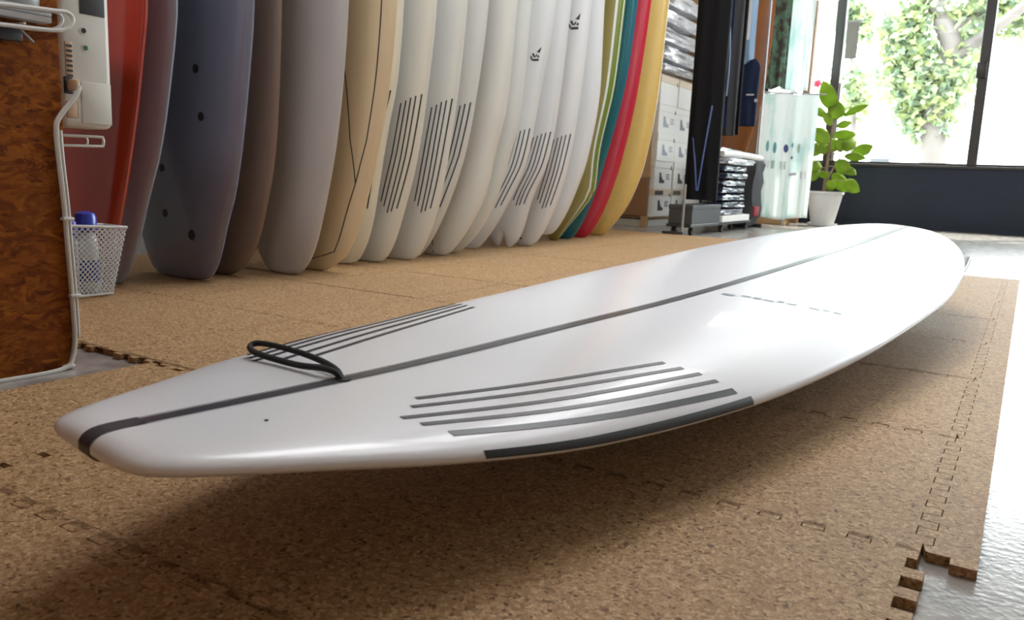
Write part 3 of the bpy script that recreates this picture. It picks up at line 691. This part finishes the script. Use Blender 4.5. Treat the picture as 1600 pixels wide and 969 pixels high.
for r in range(5):
    for c in range(2):
        y0 = 5.885+.375*c; z0 = .0712+.2105*r; x1 = SX+random.uniform(-.008, .008); y1 = y0+.36
        lb = 'white shoe box, %s row, %s column of the shelf stack' % (rows[r], ('left', 'right')[c])
        t = thing('shoe_box', lb, 'box', (x1, y0, z0), 0, 'white shoe boxes on the shelf')
        obj('box_body', bx((-.24, .003, 0), (-.003, .357, .175), .002), 'white_card', t, False)
        obj('lid', bx((-.243, 0, .16), (0, .36, .2095), .002), 'cream_card' if r in (0, 4) else 'white_card', t, False)
        obj('finger_hole', disc(BM(), (.0, .325, .165), (1, 0, 0), .017, .0012, 16, .5), 'dark_plastic', t, False)
        boot = [(.10, .045), (.10, .125), (.135, .125), (.14, .10), (.165, .075), (.205, .065), (.205, .045)]
        pm = 'ink_grey' if r < 2 else 'pale_blue_ink'
        if r < 4:
            obj('boot_print', prism(BM(), [(-.0028, a, b) for a, b in boot], (.0008, 0, 0)), pm, t, False)
            bm = BM()
            for k in range(3): box(bm, (-.0028, .24, .075+.016*k), (-.0020, .24+(.075, .06, .07)[k], .083+.016*k))
            obj('text_print', bm, pm, t, False)
        if r == 0:
            bm = BM()
            for k in range(5): box(bm, (.0, .02+.034*k, .166), (.0009, .048+.034*k, .198))
            obj('word_print', bm, 'ink', t, False)
# wrapped shirts on the shelf above the boxes
def pillow(lo, hi, seedv, amp=.012, nx=10, ny=12):
    """a soft folded packet with crumpled faces"""
    rnd = random.Random(seedv); bm = BM(); box(bm, lo, hi)
    bmesh.ops.subdivide_edges(bm, edges=bm.edges[:], cuts=5, use_grid_fill=True)
    c = (Vector(lo)+Vector(hi))/2; h = (Vector(hi)-Vector(lo))/2
    for v in bm.verts:
        d = [(v.co[i]-c[i])/h[i] for i in range(3)]
        k = 1-.25*max(0, abs(d[0])**4*abs(d[1])**4)
        edge = max(abs(d[0]), abs(d[1]))
        v.co.z = c.z+(v.co.z-c.z)*(1-.30*edge**4)
        v.co += Vector((rnd.uniform(-1, 1), rnd.uniform(-1, 1), rnd.uniform(-.5, .5)*(1 if abs(d[2]) < .9 else .35)))*amp
    for v in bm.verts: v.co.z = min(max(v.co.z, lo[2]), hi[2])
    return bm
z = 1.1412; pos = ['lowest', 'second', 'third', 'fourth', 'topmost']
for k, hgt in enumerate((.075, .135, .13, .125, .14)):
    t = thing('wrapped_shirt', 'crinkly plastic wrapped shirt, %s of the stack above the shoe boxes' % pos[k], 'shirt', (0, 0, 0), 0, 'wrapped shirts above the shoe boxes')
    obj('packet', pillow((SX-.40, 5.90, z), (SX+.01+random.uniform(-.02, .01), 6.60, z+hgt), k), 'plastic_wrap', t); z += hgt+.001

# ------------------------------------------------------------------ clothes rack
ck = thing('clothes_rack', 'black metal clothes rack with thin upright post beside the shoe boxes', 'rack')
RXc = -1.985
obj('hanging_rail', tube(BM(), [(RXc, 5.68, 2.02), (RXc, 7.0, 2.02)], .014, 10), 'dark_plastic', ck)
p0 = at_z(1077, 366, ZF)
for (x, y) in ((-1.925, 5.19), (RXc, 7.0)):
    obj('post', tube(BM(), [(x, y, ZF+.0005), (x, y, .33) if y < 6 else (x, y, 2.02)], .009, 8), 'grey_metal', ck)
obj('post', tube(BM(), [(RXc, 5.69, .20), (RXc, 5.69, 2.02)], .014, 8), 'dark_plastic', ck)
obj('foot_bar', bx((-2.06, 5.175, ZF+.0005), (-1.915, 5.205, .018), .003), 'dark_plastic', ck)
obj('foot_bar', bx((-2.12, 6.985, ZF+.0005), (-1.90, 7.015, .018), .003), 'dark_plastic', ck)
def garment(name, label, ma, Y, xl, xr, zb, ztop=1.86, dep=.05, sleeve=None, seedv=0, trim=None, hem=.0, taper=0, group='clothes hanging on the black rack'):
    """soft hanging garment: a flattened tube with vertical folds, shoulders at the top, on a hanger"""
    rnd = random.Random(seedv); ph = rnd.uniform(0, 6); t = thing(name, label, 'clothing', (0, 0, 0), 0, group)
    xm = RXc
    def f(i, j):
        a = 2*PI*i; z = zb+(ztop-zb)*j
        sho = max(0, (j-.88)/.12); l = xl+taper*(1-j)*.3; r_ = xr-taper*(1-j)*.3
        l = l+(xm-.04-l)*sho**1.5; r_ = r_+(xm+.04-r_)*sho**1.5
        c = (l+r_)/2; w = (r_-l)/2; k = math.cos(a)
        x = c+w*(abs(k)**.7*(1 if k > 0 else -1)); fold = .012*math.sin(9*k+ph+1.5*math.sin(3*j))*(1-j*.7)
        y = Y+dep*(.45+.15*math.sin(2*j+ph))*math.sin(a)+fold
        return Vector((x, y, z+hem*(k)*(1-j)))
    o = obj('garment_body', grid(BM(), f, 48, 20), ma, t)
    obj('hanger', tube(BM(), smooth_path([(xm, Y, ztop-.01), (xm, Y, 1.93), (xm+.018, Y, 1.965), (xm+.026, Y, 2.00), (xm+.012, Y, 2.034), (xm-.012, Y, 2.036)], 4), .003, 6), 'grey_metal', t)
    if sleeve:
        sx, sz0, sz1, sw = sleeve
        def g(i, j):
            a = 2*PI*i; z = sz0+(sz1-sz0)*j; return Vector((sx-.05*j**2+sw*math.cos(a)*(1+.06*math.sin(20*j)), Y+.02*math.sin(a), z))
        obj('sleeve', grid(BM(), g, 20, 14), ma, t)
    return t
def gx(px, Y, py=150): return at_y(px, py, Y).x
t = garment('hanging_wetsuit', 'long black wetsuit with blue piping, first on the clothes rack', 'black_cloth', 5.56, gx(1081, 5.56), gx(1133, 5.56), .225, dep=.10, sleeve=(gx(1126, 5.56), .95, 1.75, .035), seedv=1)
def piping(ptsx, Y):
    return tube(BM(), smooth_path([at_y(a, b, Y) for a, b in ptsx], 4), .0055, 6)
obj('piping', piping(((1083, 215), (1086, 255), (1088, 298)), 5.50), 'blue_trim', t)
obj('piping', piping(((1113, 165), (1104, 215), (1097, 255), (1090, 298)), 5.49), 'blue_trim', t)
obj('logo_print', disc(BM(), at_y(1106, 257, 5.503), (0, -1, 0), .012, .002, 14), 'light_cloth', t)
t = garment('hanging_jacket', 'navy blue jacket with pale edge, second on the clothes rack', 'navy_cloth', 5.74, gx(1092, 5.74), gx(1138, 5.74), .72, dep=.05, seedv=2)
obj('edge_band', piping(((1139, -20), (1141, 60), (1139, 110), (1135, 150)), 5.71), 'sky_cloth', t)
garment('hanging_hoodie', 'charcoal grey long garment in the middle of the clothes rack', 'grey_cloth', 5.90, gx(1110, 5.9), gx(1153, 5.9), .685, dep=.06, seedv=3)
garment('hanging_trousers', 'long thin black garment right after the charcoal one', 'black_cloth', 6.06, gx(1120, 6.06), gx(1159, 6.06), .70, dep=.05, seedv=4)
garment('hanging_shirt', 'pale grey shirt on the clothes rack', 'light_cloth', 6.24, gx(1130, 6.24, 40), gx(1172, 6.24, 40), 1.36, dep=.05, seedv=5, hem=.04)
garment('hanging_shirt', 'light blue shirt, outermost bright one on the clothes rack', 'sky_cloth', 6.42, gx(1136, 6.42, 50), gx(1181, 6.42, 50), 1.24, dep=.05, seedv=6, hem=.05)
t = garment('hanging_bag', 'dark navy hanging bag with two small white marks behind the shirts', 'navy_cloth', 6.60, gx(1150, 6.6), gx(1185, 6.6), .80, ztop=1.31, dep=.09, seedv=7)
obj('mark', bx(at_y(1172, 148, 6.545)-Vector((.03, .001, .006)), at_y(1172, 148, 6.545)+Vector((.03, .001, .006))), 'light_cloth', t)
obj('mark', disc(BM(), at_y(1181, 157, 6.548), (0, -1, 0), .014, .002, 12), 'light_cloth', t)
# dolly with grey box, wrapped navy clothes
dl = thing('dolly', 'low black dolly with casters under the clothes', 'dolly')
obj('platform', bx((-2.06, 5.24, .045), (-1.885, 6.62, .065), .004), 'dark_plastic', dl, False)
obj('pale_board', bx((-2.05, 5.86, .0655), (-1.875, 6.53, .112), .003), 'white_card', dl, False)
for x, y in ((-1.91, 5.32), (-1.91, 5.95), (-1.91, 6.55), (-2.03, 5.32), (-2.03, 6.55)):
    cs = obj('caster', disc(BM(), (x-.012, y, .0165), (1, 0, 0), .0262, .024, 18), 'tyre', dl)
    obj('caster_fork', bx((x-.016, y-.010, .018), (x+.016, y+.010, .0448), .002), 'dark_plastic', dl)
gb = thing('grey_carton', 'dark grey carton on the dolly under the black wetsuit', 'box')
obj('carton_body', bx((-2.05, 5.25, .0655), (-1.885, 5.83, .190), .004), 'dark_grey_plastic', gb, False)
obj('carton_lid', bx((-2.053, 5.247, .165), (-1.882, 5.835, .1945), .004), 'dark_grey_plastic', gb, False)
z = .113
for k in range(7):
    hgt = (.052, .050, .054, .050, .052, .050, .051)[k]
    t = thing('wrapped_clothes', 'plastic wrapped navy garment on the dolly, number %s from its bottom' % ('one two three four five six seven'.split()[k]), 'clothing', (0, 0, 0), 0, 'wrapped navy clothes on the dolly')
    t['label'] = ['lowest plastic wrapped navy garment of the dolly stack', 'second lowest plastic wrapped navy garment of the dolly stack', 'third lowest wrapped navy garment of the dolly stack', 'middle wrapped navy garment of the dolly stack', 'third wrapped navy garment from the top of the dolly stack', 'second wrapped navy garment from the top of the dolly stack', 'topmost wrapped navy garment, right under the white wrapped bundle'][k]
    obj('packet', pillow((-2.05, 5.87, z), (-1.88+random.uniform(-.012, .008), 6.38, z+hgt), 20+k, .009), 'navy_wrap', t); z += hgt+.001
t = thing('wrapped_bundle', 'bright white plastic wrapped bundle on top of the navy clothes stack', 'bundle')
obj('packet', pillow((-2.04, 5.87, z), (-1.86, 6.50, z+.055), 40, .012), 'plastic_wrap', t)
obj('rolled_sheet', tube(BM(), smooth_path([(-1.93, 5.90, z+.078), (-1.89, 6.2, z+.083), (-1.85, 6.62, z+.072)], 5), .022, 12), 'white_card', t)
obj('packet_top', pillow((-2.03, 5.88, z+.056), (-1.955, 6.45, z+.125), 41, .012), 'plastic_wrap', t)
t = thing('shoulder_bag', 'dark bag with a red patch standing by the printed curtain', 'bag')
bm = pillow((-2.14, 6.66, ZF+.003), (-1.90, 6.93, .60), 50, .010); obj('bag_body', bm, 'grey_cloth', t)
obj('red_patch', bx((-1.912, 6.70, .09), (-1.885, 6.84, .17), .008), 'red_cloth', t)

# caramel board past the rack
CB = rack_board('caramel brown board standing between the clothes rack and the leaf print cloth', 'caramel', 7.08, [(1213, 0), (1207, 60), (1201, 100), (1190, 160), (1177, 205), (1150, 285)], L=2.6, hw=.27, grow=.03)
CB.root['group'] = ''; del CB.root['group']

# ------------------------------------------------------------------ printed cloths by the window
def hanging_cloth(name, label, ma, A, B_, zt, zb, folds, amp, seedv=0, th=.003, dip=.02):
    A = Vector(A); B_ = Vector(B_); d = (B_-A); n = Vector((-d.y, d.x)).normalized(); rnd = random.Random(seedv); ph = rnd.uniform(0, 6)
    t = thing(name, label, 'cloth')
    def f(i, j):
        p = A+d*i; k = amp*math.sin(2*PI*folds*i+ph+.6*math.sin(3*j+ph))*(.35+.65*j)+amp*.4*math.sin(2*PI*folds*2.3*i+ph*2)*j
        z = zt+(zb-zt)*j-dip*math.sin(PI*2*i*2)*.3*(1-j)+.012*math.sin(7*i+ph)*j
        q = p+n*k; return Vector((q.x, q.y, z))
    solid(obj('cloth_sheet', grid(BM(), f, 60, 30), ma, t), th); t['_'] = 0; del t['_']; return t, f
sA = at_y(1182, 240, 7.30); sB = at_y(1275, 240, 7.56)
tw, tf = hanging_cloth('printed_curtain', 'pale sea green printed cloth hanging to the floor beside the potted plant', 'towel', (sA.x, 7.30), (sB.x-.02, 7.56), 1.13, .060, 3.2, .022, 3)
# printed motifs lie on the cloth: band of ovals, a row of squares, a small word
def motif(i, j, di, dj, ma, oval):
    bm = BM(); n = 16 if oval else 4
    pts = [(i+di*math.cos(2*PI*k/n+(0 if oval else PI/4))*(1 if oval else 1.41), j+dj*math.sin(2*PI*k/n+(0 if oval else PI/4))*(1 if oval else 1.41)) for k in range(n)]
    V = []
    for a, b in pts:
        p = tf(a, b); V.append(bm.verts.new(p+Vector((.55, -.83, 0))*.006))
    bm.faces.new(V); obj('print_motif', bm, ma, tw, False)
motif(.17, .42, .028, .045, 'teal_print', True); motif(.31, .43, .032, .045, 'teal_print', True); motif(.50, .43, .05, .033, 'navy_print', True); motif(.72, .43, .02, .04, 'sage_print', True); motif(.62, .40, .02, .02, 'teal_print', True)
motif(.15, .565, .065, .032, 'mauve_print', False); motif(.30, .565, .03, .032, 'sage_print', False); motif(.47, .565, .05, .032, 'sage_print', False)
motif(.66, .635, .06, .011, 'mauve_print', False); motif(.84, .65, .05, .03, 'mauve_print', False); motif(.63, .50, .02, .012, 'navy_print', True)
obj('curtain_rod', tube(BM(), [(sA.x-.06, 7.28, 1.136), (sB.x+.03, 7.58, 1.136)], .007, 8), 'light_cloth', tw)
obj('rod_stand', tube(BM(), [((sA.x+sB.x)/2, 7.52, ZF+.001), ((sA.x+sB.x)/2, 7.52, 1.10), ((sA.x+sB.x)/2, 7.47, 1.134), ((sA.x+sB.x)/2, 7.43, 1.136)], .007, 8), 'light_cloth', tw)
a1 = at_y(1226, 70, 7.95); a2 = at_y(1268, 70, 8.10)
hanging_cloth('printed_towel', 'bright white and green printed towel hung above the long curtain', 'towel', (a1.x, 7.95), (a2.x+.01, 8.12), 2.3, 1.215, 2.1, .02, 8)
a1 = at_y(1202, 70, 7.78); a2 = at_y(1234, 70, 7.86)
hanging_cloth('leaf_print_cloth', 'dark leaf patterned cloth between the caramel board and the bright towel', 'towel_dark', (a1.x, 7.78), (a2.x, 7.84), 2.2, 1.22, 2, .018, 9)
a1 = at_y(1271, 60, 8.36); a2 = at_y(1301, 60, 8.36)
hanging_cloth('white_banner', 'plain white cloth strip hanging beside the dark window post', 'towel', (a1.x, 8.34), (a2.x, 8.40), 2.45, 1.40, 1.2, .01, 12)
a1 = at_y(1264, 100, 8.2)
hr = tag(obj('wooden_post', bx((a1.x-.035, 8.19, ZF+.001), (a1.x+.03, 8.25, 2.05), .005), 'brown_wood'), 'brown wooden upright between the bright towel and the white banner', 'post')
tb = thing('wooden_step', 'low tan wooden box on the floor under the printed curtain', 'box')
obj('step_body', bx((-2.34, 7.66, ZF+.0005), (-1.88, 7.86, .05), .004), 'tan_wood', tb, False); obj('step_top', bx((-2.35, 7.65, .05), (-1.87, 7.87, .066), .003), 'tan_wood', tb, False)
# flower garland
gl = thing('flower_garland', 'pink flower garland hanging beside the potted plant', 'garland')
gp = [at_y(a, b, 8.28) for a, b in ((1277, 112), (1279, 128), (1276, 150), (1272, 172), (1271, 195), (1274, 215))]
obj('string', tube(BM(), smooth_path(gp, 4), .003, 6), 'stem', gl)
def flower(c, r):
    bm = BM()
    for k in range(5):
        a = 2*PI*k/5; d = Vector((math.cos(a), -.35, math.sin(a))); s = Vector((-math.sin(a), 0, math.cos(a)))
        grid(bm, lambda i, j: c+d*r*(i)+s*r*.5*math.sin(PI*min(1, i*.9+.1))*(j*2-1)+Vector((0, -.25*r*math.sin(PI*i), 0)), 4, 2)
    return bm
for (a, b, r) in ((1278, 131, .045), (1272, 172, .04), (1271, 190, .035), (1273, 208, .045)): obj('flower', flower(at_y(a, b, 8.26), r), 'pink', gl)

# ------------------------------------------------------------------ potted plant
PY = 8.02; pc = at_y(1284, 352, PY); PXc = pc.x
pp_ = thing('potted_plant', 'green broad leaved rubber plant in a white pot by the window', 'plant', (PXc, PY, ZF))
obj('saucer', lathe(BM(), [(.10, 0.001), (.13, .006), (.135, .026), (.128, .026), (.12, .012), (.05, .011)]), 'pot', pp_)
obj('pot', lathe(BM(), [(.092, .0125), (.100, .016), (.156, .295), (.166, .297), (.166, .318), (.150, .318), (.142, .285), (.02, .283)], n=40), 'pot', pp_)
obj('soil', lathe(BM(), [(.141, .284), (.141, .292), (.05, .298), (.01, .30)]), 'soil', pp_)
def LP(x, y, dy=0): 
    p = at_y(1250+x/3.587, 100+y/3.587, PY+dy); return p-Vector((PXc, PY, ZF))
stem = [LP(132, 735), LP(142, 640), LP(155, 540), LP(172, 430), LP(188, 310), LP(196, 240)]
stem[0] = Vector((stem[0].x, 0, .28))
obj('stem', tube(BM(), smooth_path(stem, 4), [.016-.011*i/20 for i in range(21)], 8), 'stem', pp_)
obj('stem', tube(BM(), smooth_path([LP(142, 690), LP(168, 620, .03), LP(215, 540, .05), LP(240, 500, .05)], 4), [.010-.005*i/12 for i in range(13)], 8), 'stem', pp_)
def leaf(b, tip, wpx, dy0, dy1, roll):
    A = LP(*b, dy0); B_ = LP(*tip, dy1); d = B_-A; L = d.length; w = wpx/3.587/F_PX*8.25/2
    view = Vector((PXc, PY, .5))-CAM; view.normalize(); s = d.cross(view).normalized(); n = s.cross(d).normalized()
    s = (s*math.cos(roll)+n*math.sin(roll)); n = s.cross(d).normalized()
    def f(i, j):
        v = j*2-1; ww = w*1.08*math.sin(PI*min(1, (.04+.96*i)))**.75*(1 if i < .6 else 1)
        return A+d*i+s*ww*v+n*(-.12*L*math.sin(PI*i)+.25*ww*abs(v))
    bm = grid(BM(), f, 10, 6); o = obj('leaf', bm, 'leaf', pp_); 
    pe = min(stem_s, key=lambda q: (q-A).length)
    obj('petiole', tube(BM(), [pe, pe.lerp(A, .5)+Vector((0, 0, .01)), A+d*.06], .0035, 6), 'stem', o)
    return solid(o, .0018)
stem_s = smooth_path(stem, 6)
LV = [((190, 262), (128, 95), 80), ((195, 312), (216, 208), 80), ((245, 290), (388, 228), 36), ((205, 350), (290, 328), 38), ((145, 300), (72, 240), 46), ((175, 345), (132, 268), 42),
      ((185, 398), (314, 396), 52), ((160, 442), (66, 360), 74), ((205, 485), (150, 425), 66), ((228, 495), (222, 410), 52), ((255, 492), (300, 405), 64), ((288, 506), (412, 458), 58),
      ((248, 515), (372, 530), 42), ((112, 505), (50, 455), 72), ((140, 505), (112, 440), 62), ((200, 545), (282, 612), 74), ((240, 585), (316, 622), 44), ((122, 582), (42, 565), 58), ((112, 598), (36, 655), 52),
      ((185, 615), (266, 718), 66), ((255, 655), (334, 716), 62), ((150, 705), (196, 655), 52), ((150, 640), (120, 600), 46)]
for k, (b, tp, w) in enumerate(LV): leaf(b, tp, w, random.uniform(-.05, .05), random.uniform(-.12, .10), random.uniform(-.45, .45))

# ------------------------------------------------------------------ paper on the glass
sg = thing('paper_notice', 'small grey notice sheet hanging against the window glass', 'notice')
p = at_y(1325, 92, YF+.03); q = at_y(1344, 32, YF+.03); p.x = at_y(1325, 32, YF+.03).x
obj('sheet', bx((p.x, YF+.030, p.z), (q.x, YF+.034, q.z)), 'paper', sg, False)
obj('top_strip', bx((p.x-.005, YF+.027, q.z-.012), (q.x+.02, YF+.037, q.z+.006), .002), 'alu', sg, False)

# ------------------------------------------------------------------ outside
struct('ground', bx((-60, YF+.14, -.3), (60, 90, -.12)), 'street')
tr_ = thing('street_tree', 'leafy street tree with a forked trunk outside the window', 'tree')
TY = 14.0
def tp(a, b, d=0): return at_y(a, b, TY+d)
base = tp(1462, 300); base.z = -.12
trunk = smooth_path([base, tp(1458, 230), tp(1462, 160), tp(1486, 80), tp(1474, 30), tp(1470, -40), tp(1462, -160)], 5)
obj('trunk', tube(BM(), trunk, [.20-.0035*i for i in range(len(trunk))], 12), 'bark', tr_)
for pth, r in (([tp(1470, 110), tp(1500, 82), tp(1530, 62), tp(1560, 40, -.4), tp(1610, 0, -.8), tp(1660, -60, -1)], .12), ([tp(1486, 50), tp(1510, 30), tp(1545, 10), tp(1580, -40)], .06), ([tp(1474, 30), tp(1430, -20), tp(1390, -80)], .08), ([tp(1462, 170), tp(1420, 110, .4), tp(1395, 60, .6)], .05), ([tp(1462, 160), tp(1490, 120, .4), tp(1530, 85, .7)], .05)):
    s_ = smooth_path(pth, 4); obj('branch', tube(BM(), s_, [r*(1-.6*i/len(s_)) for i in range(len(s_))], 8), 'bark', tr_)
def foliage(clusters, n, size, seedv):
    rnd = random.Random(seedv); bm = BM(); tot = sum(r*r for _, r in clusters)
    for c, r in clusters:
        for _ in range(int(n*r*r/tot)):
            d = Vector((rnd.gauss(0, 1), rnd.gauss(0, 1), rnd.gauss(0, .9))).normalized()*r*rnd.random()**.45
            p = c+d; a = Vector((rnd.gauss(0, 1), rnd.gauss(0, 1), rnd.gauss(-.4, .7))).normalized(); b = a.cross(Vector((rnd.gauss(0, 1), rnd.gauss(0, 1), rnd.gauss(0, 1)))).normalized()
            L = size*rnd.uniform(.7, 1.3); w = L*.32
            V = [bm.verts.new(x) for x in (p, p+a*L*.45+b*w, p+a*L, p+a*L*.45-b*w)]; bm.faces.new(V)
    return bm
cl_ = [(tp(1425, 70), .45), (tp(1405, 40), .4), (tp(1440, 120), .5), (tp(1400, 120), .4), (tp(1450, 165), .4), (tp(1425, 175), .3), (tp(1470, 190), .26), (tp(1500, 105), .35), (tp(1520, 60, .5), .35), (tp(1440, 10), .35), (tp(1510, 15), .3), (tp(1575, 10), .4), (tp(1600, 30), .35), (tp(1430, 205), .2), (tp(1480, 140), .35), (tp(1560, -30), .4)]
o = obj('foliage', foliage(cl_, 5200, .135, 3), 'tree_leaf', tr_, False); o['kind'] = 'stuff'
t2 = thing('young_tree', 'slender pale green young tree outside, left of the street tree', 'tree')
q0 = at_y(1336, 300, 17.0); q0.z = -.12
obj('trunk', tube(BM(), [q0, at_y(1334, 180, 17), at_y(1330, 80, 17), at_y(1336, -40, 17)], [.06, .05, .04, .03], 8), 'bark', t2)
o = obj('foliage', foliage([(at_y(1330, 130, 17), .45), (at_y(1338, 165, 17), .3), (at_y(1328, 15, 17), .4), (at_y(1345, 40, 17), .4), (at_y(1335, -50, 17), .6)], 1100, .2, 5), 'tree_leaf', t2, False); o['kind'] = 'stuff'
# parked white car, far right
cr = thing('parked_car', 'pale parked car across the street outside the right window pane', 'car')
c0 = at_y(1572, 250, 22.0); CX = c0.x+1.2; cy = 22.0; g = -.12
prof = [(-2.1, .28), (-2.15, .62), (-1.9, .82), (-1.2, .92), (-.65, 1.42), (.85, 1.45), (1.5, .98), (2.05, .88), (2.12, .5), (2.05, .28)]
bm = prism(BM(), [(CX+x, cy-.82, g+z) for x, z in prof], (0, 1.64, 0)); bmesh.ops.bevel(bm, geom=bm.edges[:], offset=.05, segments=2, affect='EDGES'); obj('car_body', bm, 'car', cr)
for sx in (-.62, .28): obj('side_window', prism(BM(), [(CX+sx-.35 if sx < 0 else CX+sx-.25, cy-.828, g+.95), (CX+sx+.28 if sx < 0 else CX+sx+.85, cy-.828, g+.95), (CX+sx+.28 if sx < 0 else CX+sx+.5, cy-.828, g+1.34), (CX+sx+.0 if sx < 0 else CX+sx-.25, cy-.828, g+1.34)], (0, .02, 0)), 'car_glass', cr, False)
for sx in (-1.35, 1.35):
    w_ = obj('wheel', disc(BM(), (CX+sx, cy-.83, g+.31), (0, 1, 0), .31, .2, 24), 'tyre', cr); obj('hub', disc(BM(), (CX+sx, cy-.84, g+.31), (0, 1, 0), .18, .02, 16), 'alu', w_)
be = thing('stone_bench', 'low grey stone block on the pavement seen past the plant', 'block')
p = at_y(1376, 247, 15.0); obj('bench_seat', bx((p.x-.2, 14.8, p.z-.03), (p.x+.2, 15.2, p.z+.1), .02), 'stone', be); obj('bench_foot', bx((p.x-.14, 14.87, -.12), (p.x+.14, 15.13, p.z-.03), .01), 'stone', be)
for k, px in enumerate((1430, 1466, 1478)):
    p = at_y(px, 250, 16.0)
    t = thing('bollard', ['first slim post outside, left of the tree trunk foot', 'slim post outside just right of the tree trunk foot', 'rightmost slim post outside the window behind the tree'][k], 'bollard', (p.x, 16.0, -.12), 0, 'slim posts on the pavement')
    obj('shaft', lathe(BM(), [(.05, 0), (.05, .66), (.03, .7)], n=14), 'stone', t); obj('cap_ring', lathe(BM(), [(.052, .56), (.054, .565), (.054, .60), (.052, .605)], n=14), 'alu', t)
